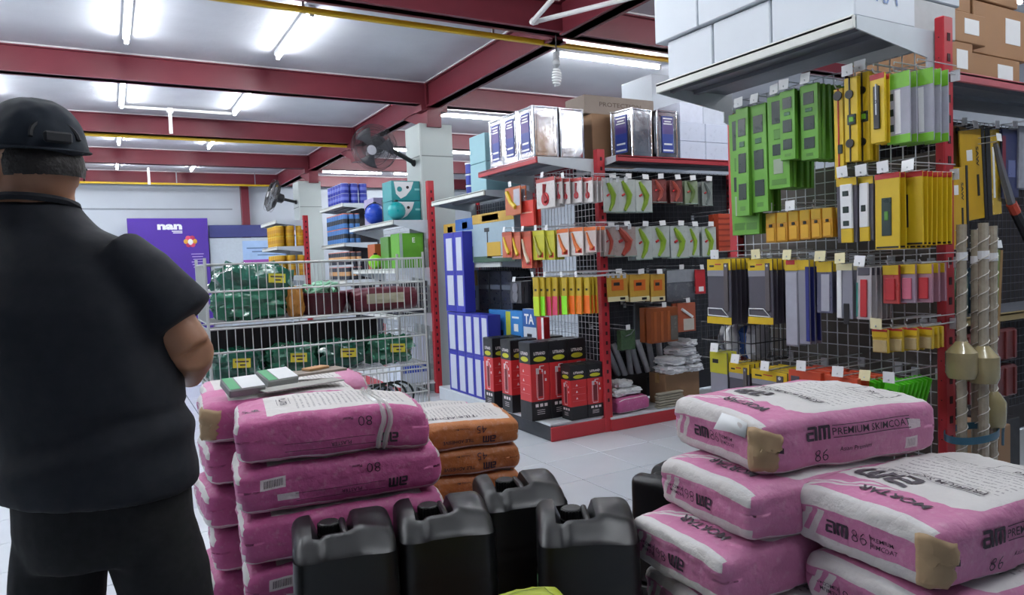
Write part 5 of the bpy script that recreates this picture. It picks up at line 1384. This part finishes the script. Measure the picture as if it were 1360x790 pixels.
for i in range(8):
    x = [709, 717, 725, 734.5, 747, 756.5, 766.5, 777][i]
    S(uA, 'X', 2.86+.02*i, (x, x+6.8, 368, 419.5-i*.5), 3, .03, dict(card=M('#b59b2a', .4, var=.1), t=.014, keep=1, cname='shaft', feats=[('neon_grip', M(neon[i], .4), -.05, 1.05, .5, 1.0, .003), ('dark_mark', BK, .3, .7, .3, .36, .002)]), 'marker_tool', 'yellow handled tool with neon tip', '%s in the neon row' % ordn(i), 'tool', PAPER if i % 2 == 0 else None, tw=.03)
S(uA, 'X', 3.0, (680, 694, 374, 402), 2, .04, dict(card=M('#3a3a40', .35), t=.03, feats=[('disc_print', M('#6a6a72', .4), 'disc', (.5, .3, .25)), ('disc_print', M('#6a6a72', .4), 'disc', (.5, .7, .25))]), 'valve_pack', 'dark pack with round fittings', 'left of the neon tools', 'pack', PAPER)
MB().cyl((0, -.45, 1.405), (AL, -.30, 1.405), .006, n=6).build('tag_rail', WIRE, uA)

# ---- B bay hooks (Y facing)
def plier(cardc, toolc, kind=0):
    return dict(card=M(cardc, .3, var=.08), t=.008, keep=0, feats=[('tool', M(toolc, .35), 'tube', [(.22, .06), (.4, .25), (.62, .48), (.55, .72), (.35, .94)], [.06, .13, .15, .12, .07]), ('red_grip', RD, 'tube', [(.2, .5), (.34, .45)], .05), ('blister_rim', M('#8fa39c', .25), .0, 1.0, .965, 1.0, .004)])
b1 = [(801, 822, 238, 282, 0), (821, 844, 238, 282, 0), (844, 866, 239, 282, 0), (866, 884, 238, 269, 1), (889, 906, 239, 269, 1), (909, 926, 240, 271, 2), (932, 946, 241, 273, 3)]
for i, (x0, x1, y0, y1, k) in enumerate(b1):
    S(uB, 'Y', 4.42, (x0, x1, y0, y1), 3, .05, plier(*[('#b9c0bd', '#7f9c33'), ('#6e3a38', '#9a4a40'), ('#7d8a72', '#5c7040'), ('#7d8480', '#5d6664')][k]), 'pliers_pack', ['green handled pliers in blister pack', 'brown red pliers in blister pack', 'olive pliers in blister pack', 'grey pliers in blister pack'][k], '%s in the top row' % ordn(i), 'pack', PAPER, tw=.06)
b2 = [(802, 817, 302, 340, 1), (815, 846, 301, 341, 1), (844, 866, 301, 345, 0), (866, 889, 300, 342, 0), (890, 914, 300, 343, 0), (913, 928, 301, 341, 0), (932, 951, 301, 341, 0)]
for i, (x0, x1, y0, y1, k) in enumerate(b2):
    S(uB, 'Y', 4.40, (x0, x1, y0, y1), 3, .05, plier(*[('#b3bbb8', '#84a434'), ('#a89a96', '#a24438')][k]), 'pliers_pack', ['green handled pliers in blister pack', 'red handled pliers in blister pack'][k], '%s in the second row' % ordn(i), 'pack', PAPER, tw=.06)
yb = dict(card=M('#c0973a', .4, var=.12), t=.01, keep=1, feats=[('white_foot', CREAM, 0, 1, .82, 1), ('product_photo', OR, .2, .8, .2, .6, .002), ('dark_print', BK, .3, .6, .3, .42, .003), ('black_mark', BK, .6, .85, .86, .95, .003)])
for i, (x0, x1) in enumerate([(806, 833), (836, 862), (864, 883)]):
    S(uB, 'Y', 4.42, (x0, x1, 364, 400), 2, .06, yb, 'yellow_pack', 'yellow orange picture pack', '%s in the third row' % ordn(i), 'pack', PAPER, tw=.06)
S(uB, 'Y', 4.46, (884, 921, 358, 399), 2, .06, dict(card=M('#5f636a', .25, var=.25, bmp=.4), t=.03, cname='bag', feats=[('clear_top', M('#8d9298', .2, var=.2), 0, 1, 0, .4, .006)]), 'clear_bag', 'grey bag of small fittings', 'in the third row', 'bag', PAPER)
S(uB, 'Y', 4.42, (923, 936, 358, 390), 2, .06, dict(card=RD, t=.01, feats=[('white_label', PAPER, .3, .8, .7, .9)]), 'red_pack', 'narrow red pack', 'in the third row', 'pack', PAPER)
S(uB, 'Y', 4.38, (862, 897, 408, 454), 2, .08, dict(card=M('#8c4a26', .35, var=.15), t=.06, cname='sack', feats=[('ribs', M('#a3592e', .4), .1, .2, .1, .95, .004), ('ribs', M('#a3592e', .4), .35, .45, .1, .95, .004), ('ribs', M('#a3592e', .4), .6, .7, .1, .95, .004), ('window', M('#6b665f', .25), .72, .98, .25, .95, .006)]), 'orange_sack', 'brown orange ribbed pack', 'low in the pliers bay', 'pack', PAPER)
S(uB, 'Y', 4.42, (899, 923, 402, 440), 2, .06, dict(card=M('#a8563a', .4), t=.02, feats=[('white_diagonal', PAPER, 'tube', [(.2, .2), (.8, .5)], .06), ('window', M('#c9c4b8', .4), .3, .9, .55, .95)]), 'orange_pack', 'orange and white tool pack', 'low in the pliers bay', 'pack', PAPER)
S(uB, 'Y', 4.42, (951, 985, 284, 333), 2, .06, dict(card=M('#b0452a', .4), t=.05, cname='basket', feats=[('slats', M('#8c2f1c', .5), 0, 1, y, y+.05, .004) for y in (.1, .25, .4, .55, .7, .85)]+[('white_label', CREAM, .7, .95, .15, .35, .006)]), 'orange_basket', 'stack of orange slatted plastic baskets', 'beside the green levels', 'basket', PAPER)
S(uB, 'Y', 4.40, (822, 841, 438, 464), 1, .05, dict(card=M('#2f4a2c', .7, var=.4, scale=60, bmp=.8), t=.05, cname='brush', feats=[('cord', M('#6a7076', .4), 'tube', [(.9, .0), (.7, .2), (.3, .3)], .03)]), 'green_brush', 'bushy dark green brush', 'above the grey rolls', 'brush', PAPER)
S(uB, 'Y', 4.6, (843, 862, 402, 450), 1, .05, dict(card=M('#59646a', .4), t=.02, feats=[('text_line', DARK, .3, .9, .1, .2)]), 'grey_pack', 'tall slate grey pack', 'beside the orange ribbed pack', 'pack', None)
# floor of B
ROLL = M('#9a9fa6', .35, 0., var=.12); ROLLB = M('#c9ccd0', .3, 0., var=.1)
carton('crate', 'black crate holding the grey rolls on the gondola base', 3.46, 3.97, 4.735, 4.84, .112, .36, M('#131418', .5), cat='crate', seam=False)
for i, (bx_, by_, tx_, ty_, m) in enumerate([(829, 494, 814, 456, ROLL), (838, 500, 833, 454, ROLL), (865, 506, 845, 448, ROLLB), (869, 498, 860, 448, ROLL), (880, 508, 874, 449, ROLLB), (822, 500, 806, 462, ROLL), (850, 502, 838, 456, ROLL)]):
    b0 = P(bx_, by_, 1, 4.765+.012*(i % 3)); t0 = P(tx_, ty_, 1, 4.81); 
    d = (t0-b0).normalized(); b0 = b0+d*((.362-b0.z)/d.z) if d.z > .1 else b0
    r = thing('grey_roll', 'grey metallic roll leaning in the pliers bay, %s one' % ordn(i), 'roll', b0, 0, 'grey rolls in the pliers bay')
    MB().cyl((0, 0, 0), t0-b0, .026, n=14).build('tube', m, r); MB().cyl(t0-b0, t0-b0+d*.002, .014, n=12).build('hole', DARK, r)
lumpw = M('#e6e8ec', .35, var=.12, bmp=.2)
carton('carton', 'brown carton carrying white parcels on the gondola base', 3.98, 4.36, 4.51, 4.72, .112, .37, CARD, seam=False, tape=M('#a98a5c', .3))
for i, (x, y, z, sx) in enumerate([(4.08, 4.56, .37, .22), (4.28, 4.56, .37, .2), (4.09, 4.57, .44, .21), (4.27, 4.57, .44, .2), (4.20, 4.57, .51, .22), (4.24, 4.58, .575, .17)]):
    lump('white_parcel', 'white plastic parcel on the brown carton, %s from the bottom' % ordn(i), (x, y, z), (sx, .24, .075), lumpw, 80+i, 'parcel', 'white parcels', sq=.6)
pb = Bag(.34, .26, .12, 150)
r = thing('pink_sack', 'small torn pink sack on the gondola base right of the red post', 'sack', (3.46, 4.46, .115), rad(8)); link('body', pb.mesh([BM['plasternb'][1]]*4, 20, 14, 8), r)
for i, (x, y, z) in enumerate([(3.52, 4.58, .245), (3.66, 4.59, .245), (3.58, 4.60, .305)]):
    lump('white_packet', 'white packet lying on the small pink sack, %s one' % ordn(i), (x, y, z), (.17, .15, .06), M('#eceef0', .3, var=.08, bmp=.2), 95+i, 'packet', 'white packets on the pink sack', sq=.5)
for i in range(6):
    r = thing('cardboard_sheet', 'tan folded sheet in the pile beside the pink sack, %s from the bottom' % ordn(i), 'sheet', (3.98+.01*(i % 2), 4.475, .111+.021*i), rad(-3+2*(i % 3)), 'tan sheets beside the pink sack')
    MB().cbox((0, 0, .01), (.27, .05, .016), .004).build('sheet', M('#9b9585', .7, var=.2), r)

# ------------------------------------------------------------------ C bay: teal boxes, balls, green boxes
TEAL = M('#2b8f93', .4, var=.06)
def teal_box(z, lab):
    r = thing('teal_box', lab, 'box', (2.785, 7.28, z), 0, 'teal boxes before the column')
    MB().cbox((0, 0, .105), (.32, .28, .208), .003).build('body', TEAL, r)
    MB().prism([(-.13, .20), (.09, .20), (.06, .12), (0.0, .05), (-.06, .02), (-.11, .07)], 1, -.142, -.14).build('white_shape', PAPER, r)
    MB().cyl((-.07, -.145, .12), (-.07, -.14, .12), .028, n=14).build('round_print', TEAL, r); MB().cyl((.02, -.145, .14), (.02, -.14, .14), .016, n=12).build('small_round_print', DARK, r)
    MB().box((.13, -.141, .12), (.06, .002, .02)).build('text_line', M('#8fd0cf', .5), r)
teal_box(1.838, 'teal box with white wing print, lower of two on the white shelf'); teal_box(2.05, 'teal box with white wing print, upper of two on the white shelf')
def ball(c, rad_, m, lab, strap=True):
    r = thing('float_ball', lab, 'ball', c, 0, 'plastic balls on the white shelf')
    MB().sphere((0, 0, rad_), rad_, 20).build('shell', m, r); MB().lathe([(.02, 0), (.02, .025)], (0, 0, 2*rad_-.008), 12).build('neck', DARK, r)
    if strap: MB().tube([(rad_*1.02*cos(t), 0, rad_+rad_*1.02*sin(t)) for t in [pi*i/14 for i in range(15)]], .006, 5).build('strap', DARK, r)
ball((2.63, 7.03, 1.838), .095, M('#17979a', .3), 'teal plastic ball in front of the teal boxes', False)
ball((2.66, 7.80, 1.838), .12, M('#2448b8', .3), 'blue plastic ball with black strap beside the teal ball')
carton('black_fan', 'black and white boxed fan part behind the balls', 2.68, 2.88, 7.46, 7.62, 1.838, 2.1, M('#2a2b30', .5, var=.5, scale=20), cat='box', seam=False)
carton('picture_box', 'purple and white picture box farther along the white shelf', 2.70, 2.92, 7.95, 8.3, 1.838, 2.16, M('#9a92b4', .5, var=.4, scale=8), cat='box', seam=False)
GBX = M('#5da02c', .4)
def lt(r, a, b, h):
    mb = MB(); put_text(mb, 'E', .05, frame((a*.1, -b/2-.002, h*.8), (1, 0, 0), (0, 0, 1)), .02); mb.build('lettering', PAPER, r)
    MB().box((-a*.42, -b/2-.001, h/2), (a*.12, .002, h*.98)).build('pale_spine', M('#9fb0a6', .5), r)
carton('green_box', 'bright green box under the white shelf with teal boxes', 2.63, 2.90, 7.0, 7.25, 1.338, 1.70, GBX, cat='box', seam=False, extra=lt)
carton('green_box', 'green box farther back under the same shelf', 2.62, 2.88, 7.30, 7.55, 1.338, 1.68, M('#4f8434', .4), cat='box', seam=False)
ball((2.58, 7.62, 1.338), .08, M('#86d024', .35), 'lime green ball under the white shelf', False)
carton('orange_box', 'orange brown box beside the lime ball', 2.62, 2.85, 7.75, 8.0, 1.338, 1.62, M('#a8562c', .45), cat='box', seam=False)
for i in range(5):
    r = thing('dark_tray', 'dark tray in the stack on the lower white shelf, %s from the bottom' % ordn(i), 'tray', (2.74, 7.2, .858+.07*i), 0, 'dark trays'); MB().cbox((0, 0, .03), (.34, .45, .055), .006).build('tray', M('#33353c', .4), r)
carton('pictured_carton', 'white and blue carton at the bottom of the teal box unit', 2.58, 2.9, 7.0, 7.4, .125, .62, M('#c6cedb', .5), cat='carton', seam=False, extra=lambda r, a, b, h: MB().box((0, -b/2-.001, h*.3), (a*.98, .002, h*.15)).build('blue_band', M('#2c48a8', .5), r))
# C2 : cans
def can_proto(bodym, lidm, r0, h, band=None):
    p = [('body', MB().lathe([(r0*.96, 0), (r0, .004), (r0, h*.93), (r0*.9, h*.95)], n=14).mesh('body', bodym)), ('lid', MB().lathe([(r0*.97, h*.93), (r0*.99, h), (r0*.8, h), (r0*.8, h*.985)], n=14).mesh('lid', lidm))]
    if band: p.append(('label_band', MB().lathe([(r0*1.01, h*.3), (r0*1.01, h*.62)], n=14).mesh('label_band', band)))
    return p
def cans_grid(proto, name, desc, group, x0, dx, nx, y0, dy, ny, z0, dz, nz, cat='can'):
    for k in range(nz):
        for i in range(nx):
            for j in range(ny):
                if i > 1 and j > 0: continue
                r = thing(name, '%s, %s along the edge, %s deep, %s tier up' % (desc, ordn(j), ordn(i), ordn(k)), cat, (x0+dx*i, y0+dy*j, z0+dz*k), random.uniform(0, 6), group)
                for nm, me in proto: link(nm, me, r)
cans_grid(can_proto(M('#2a3494', .4), M('#8c93b5', .4), .055, .13, M('#5a66b8', .4)), 'paint_can', 'blue paint can', 'blue paint cans on the top shelf', 2.77, .122, 3, 9.30, .125, 6, 2.216, .132, 2)
sp1 = can_proto(M('#4a7ab5', .35), M('#c9705c', .4), .036, .19, M('#1d2430', .4)); sp2 = can_proto(M('#3b3f4a', .35), M('#d08878', .4), .036, .17, M('#c99a6a', .4))
cans_grid(sp1, 'spray_can', 'blue spray can with orange cap', 'spray cans on the middle shelf', 2.75, .08, 3, 9.28, .085, 10, 1.696, .195, 2)
cans_grid(sp2, 'spray_can', 'dark spray can with pink cap', 'spray cans on the lower shelf', 2.75, .08, 3, 9.28, .085, 10, 1.206, .2, 2)
# D : yellow cans
yc = can_proto(M('#c99a22', .4, var=.1), M('#d8bf4e', .4), .062, .145, M('#b58420', .45))
cans_grid(yc, 'yellow_can', 'yellow can on the upper shelf', 'yellow cans on the red post bay', 2.15, .145, 3, 10.49, .14, 5, 1.706, .147, 2)
cans_grid(yc, 'yellow_can', 'yellow can on the lower shelf', 'yellow cans on the red post bay', 2.15, .145, 3, 10.49, .14, 5, 1.286, .147, 2)

# ------------------------------------------------------------------ F bay: saws, cartons
def stick(r, a, b, h):
    MB().box((a*.22, -b/2-.001, h*.55), (a*.28, .002, h*.5)).build('white_label', PAPER, r)
BRC = M('#9c7552', .65, var=.1, scale=10)
for i, (x0, x1, y0, y1, z0, z1, lab) in enumerate([(3.46, 3.80, 1.98, 2.4, 2.167, 2.35, 'brown carton lowest left on the saw bay, white label'), (3.46, 3.92, 1.98, 2.4, 2.352, 2.50, 'brown carton second up on the saw bay, sticking out right'), (3.40, 3.80, 1.99, 2.4, 2.502, 2.78, 'brown carton topmost left on the saw bay'), (3.86, 4.4, 2.05, 2.45, 2.167, 2.345, 'brown carton lower right on the saw bay'), (3.96, 4.5, 2.06, 2.45, 2.352, 2.62, 'brown carton upper right on the saw bay'), (3.86, 4.4, 2.06, 2.45, 2.63, 2.85, 'brown carton highest right on the saw bay')]):
    carton('brown_carton', lab, x0, x1, y0, y1, z0, z1, BRC, cat='carton', group='brown cartons on the saw bay', seam=False, extra=stick)
FY = 2.12
sawy = dict(card=M('#c29a18', .4, var=.08), t=.008, keep=0, cname='sleeve', feats=[('lettering', BK, 'text', ('SAW', .72, .3, .05, .22, -pi/2), .002), ('text_line', BK, .66, .76, .5, .74, .002), ('white_label', PAPER, .25, .5, .22, .34, .002), ('dark_edge', BK, .93, 1.06, -.02, 1.02, .003)])
S(uF, 'Y', FY, (1274, 1303, 172, 292), 2, .05, sawy, 'hand_saw', 'yellow sleeved hand saw lettered SAW', 'beside the red post', 'saw', PAPER, roty=-.10)
S(uF, 'Y', FY-.08, (1259, 1283, 222, 330), 2, .04, sawy, 'hand_saw', 'yellow sleeved hand saw', 'lower behind the red post', 'saw', None, roty=-.06, hk=False)
S(uF, 'Y', FY+.05, (1264, 1284, 168, 226), 2, .04, dict(card=TAN, t=.006, feats=[('hole', DARK, 'disc', (.3, .1, .12))]), 'brown_card', 'tan hanging card', 'beside the yellow saw', 'card', PAPER)
S(uF, 'Y', FY, (1309, 1326, 172, 285), 2, .04, dict(card=M('#c4a63a', .25, var=.2), t=.008, keep=1, feats=[('dark_blade', BK, -.1, .25, -.02, 1.0, .004), ('shine', PAPER, .4, .55, .2, .8, .002)]), 'trowel_sleeve', 'yellow sleeve with dark blade', 'right of the yellow saw', 'sleeve', PAPER, roty=-.08)
S(uF, 'Y', FY-.02, (1330, 1352, 172, 262), 2, .05, dict(card=M('#262c52', .35), t=.01, keep=1, feats=[('red_edge', M('#6e2030', .4), 0, .2, .1, .8), ('window', M('#5a628c', .3), .35, .8, .45, .7)]), 'navy_pack', 'navy blue tool pack', 'at the right edge', 'pack', PAPER)
S(uF, 'Y', FY-.03, (1352, 1380, 168, 250), 2, .05, dict(card=M('#8d909a', .2, var=.25), t=.012, feats=[('blue_print', BLU2, .4, .9, .4, .8)]), 'clear_pack', 'clear crinkled tool pack', 'at the right edge', 'pack', PAPER)
p0, p1, p2, p3 = P(1322, 190, 1, 2.03), P(1330, 225, 1, 2.03), P(1343, 270, 1, 2.03), P(1358, 300, 1, 2.03)
r = thing('pruning_saw', 'curved grey pruning saw with red collar and black handle', 'saw', p0)
MB().tube([Vector((0, 0, 0)), p1-p0, p2-p0], [.012, .018, .022], 6).build('blade', M('#7b7c80', .35, .5), r); MB().tube([p2-p0, (p2-p0).lerp(p3-p0, .4)], .026, 8).build('collar', M('#b8452e', .4), r); MB().tube([(p2-p0).lerp(p3-p0, .4), p3-p0, P(1372, 330, 1, 2.03)-p0], .026, 8).build('handle', DARK, r)
hook(uF, p0.x-3.42, p0.z+.01, .4, PAPER)
# items standing on F's lower shelf and under it
for i, (x, m, lab) in enumerate([(3.72, M('#20422e', .3, var=.3), 'dark green'), (3.92, M('#2a5136', .3, var=.3), 'bottle green'), (4.12, M('#1f3c4c', .3, var=.3), 'blue green')]):
    r = thing('spray_bottle', lab+' spray bottle on the lower shelf of the saw bay', 'bottle', (x, 2.14, .985), 0, 'bottles on the saw bay')
    MB().lathe([(.055, 0), (.06, .02), (.06, .2), (.03, .25), (.025, .29)], n=16).build('body', m, r); MB().cbox((0, -.01, .31), (.035, .08, .05), .006).build('nozzle', DARK, r)
S(uF, 'Y', 2.0, (1308, 1332, 330, 445), 1, .03, dict(card=M('#6b7a33', .4, var=.15), t=.006, feats=[('emblem', LGN, 'disc', (.5, .5, .2)), ('pale_edge', TAN, .85, 1, 0, 1)]), 'green_card', 'olive green sheet card', 'behind the wrapped poles', 'card', PAPER, roty=.12)
for i in range(2):
    r = thing('red_tray', 'dark red ribbed plastic tray below the saws, %s one' % ['upper', 'lower'][i], 'tray', (4.0, 2.2, .72-.2*i), 0, 'red trays under the saws')
    MB().cbox((0, 0, .09), (.62, .36, .17), .012).build('body', M('#5a2424', .35), r)
    for k in range(7): MB().cbox((-.27+.09*k, -.183, .09), (.02, .012, .15), .003).build('rib', M('#6b2c2a', .35), r)
carton('carton', 'plain dark carton supporting the red trays', 3.72, 4.28, 2.05, 2.38, .125, .52, M('#2a211f', .6), seam=False)
c_ = P(1335, 590, 1, 1.75)
carton('carton', 'small brown carton standing beside the wrapped poles', c_.x-.06, c_.x+.05, 1.75, 1.95, 0, c_.z+.09, CARD, seam=False)
carton('carton', 'tall black carton at the right edge beside the brown carton', c_.x+.055, c_.x+.2, 1.78, 2.0, 0, c_.z+.10, M('#1c1d22', .5), seam=False)

# wrapped poles with cups beside E's post
WRAP = M('#a89f8c', .18, var=.25, scale=45, bmp=.5, coat=.5); CUP = M('#9c9068', .15, var=.2, scale=20, bmp=.2, coat=.5)
def pole(px, ytop, ycup, Y, lab, cup_r=.052, clr=None):
    t = P(px, ytop, 1, Y); c_ = P(px, ycup, 1, Y)
    r = thing('wrapped_pole', lab, 'pole', (c_.x, Y, 0), 0, 'plastic wrapped poles beside the red post')
    dx = t.x-c_.x
    MB().tube([(0, 0, 0.0), (0, 0, c_.z), (dx, 0, t.z)], .0165, 10).build('pole', WRAP, r)
    sp_ = [(.0185*cos(a)+dx*max(0, (z-c_.z)/(t.z-c_.z)), .0185*sin(a), z) for a, z in [(i*.7, .02+i*(t.z-.04)/200) for i in range(201)]]
    MB().tube(sp_, .0022, 4).build('plastic_wrap', M('#d6d2c8', .15, var=.1), r)
    MB().lathe([(.018, .075), (.03, .06), (cup_r, .035), (cup_r, -.04), (cup_r*.85, -.06), (.02, -.065)], (0, 0, c_.z), 20).build('cup', CUP, r)
    MB().cyl((dx, 0, t.z-.13), (dx, 0, t.z-.10), .0185, n=10).build('label', PAPER, r)
pole(1277, 298, 480, 1.44, 'plastic wrapped pole with cup nearest the red post')
pole(1296, 305, 485, 1.50, 'plastic wrapped pole standing behind the two front cups', .045)
pole(1306, 296, 486, 1.40, 'plastic wrapped pole with cup, right of the red post pole')
pole(1318, 300, 545, 1.43, 'plastic wrapped pole whose cup sits lowest', .045)
pc = [P(1300, 575, 1, 1.44)]
r = thing('teal_strap', 'teal plastic strap tied round the wrapped poles', 'strap', (pc[0].x, 1.455, pc[0].z))
vs_, fs_ = [], []
for i in range(32):
    t = 2*pi*i/32
    for k, (ro, zz) in enumerate(((1.0, -.013), (1.0, .013), (.965, .013), (.965, -.013))): vs_.append((.125*ro*cos(t)-.02, .075*ro*sin(t), zz+.008*cos(t)))
for i in range(32):
    for k in range(4): fs_.append((i*4+k, i*4+(k+1) % 4, ((i+1) % 32)*4+(k+1) % 4, ((i+1) % 32)*4+k))
MB().add(vs_, fs_).build('band', M('#2d5c70', .35), r)
MB().tube([(.1, -.02, 0), (.15, -.03, .03), (.2, 0, -.03), (.24, .02, -.09)], .005, 6).build('loose_end', M('#2d5c70', .35), r)
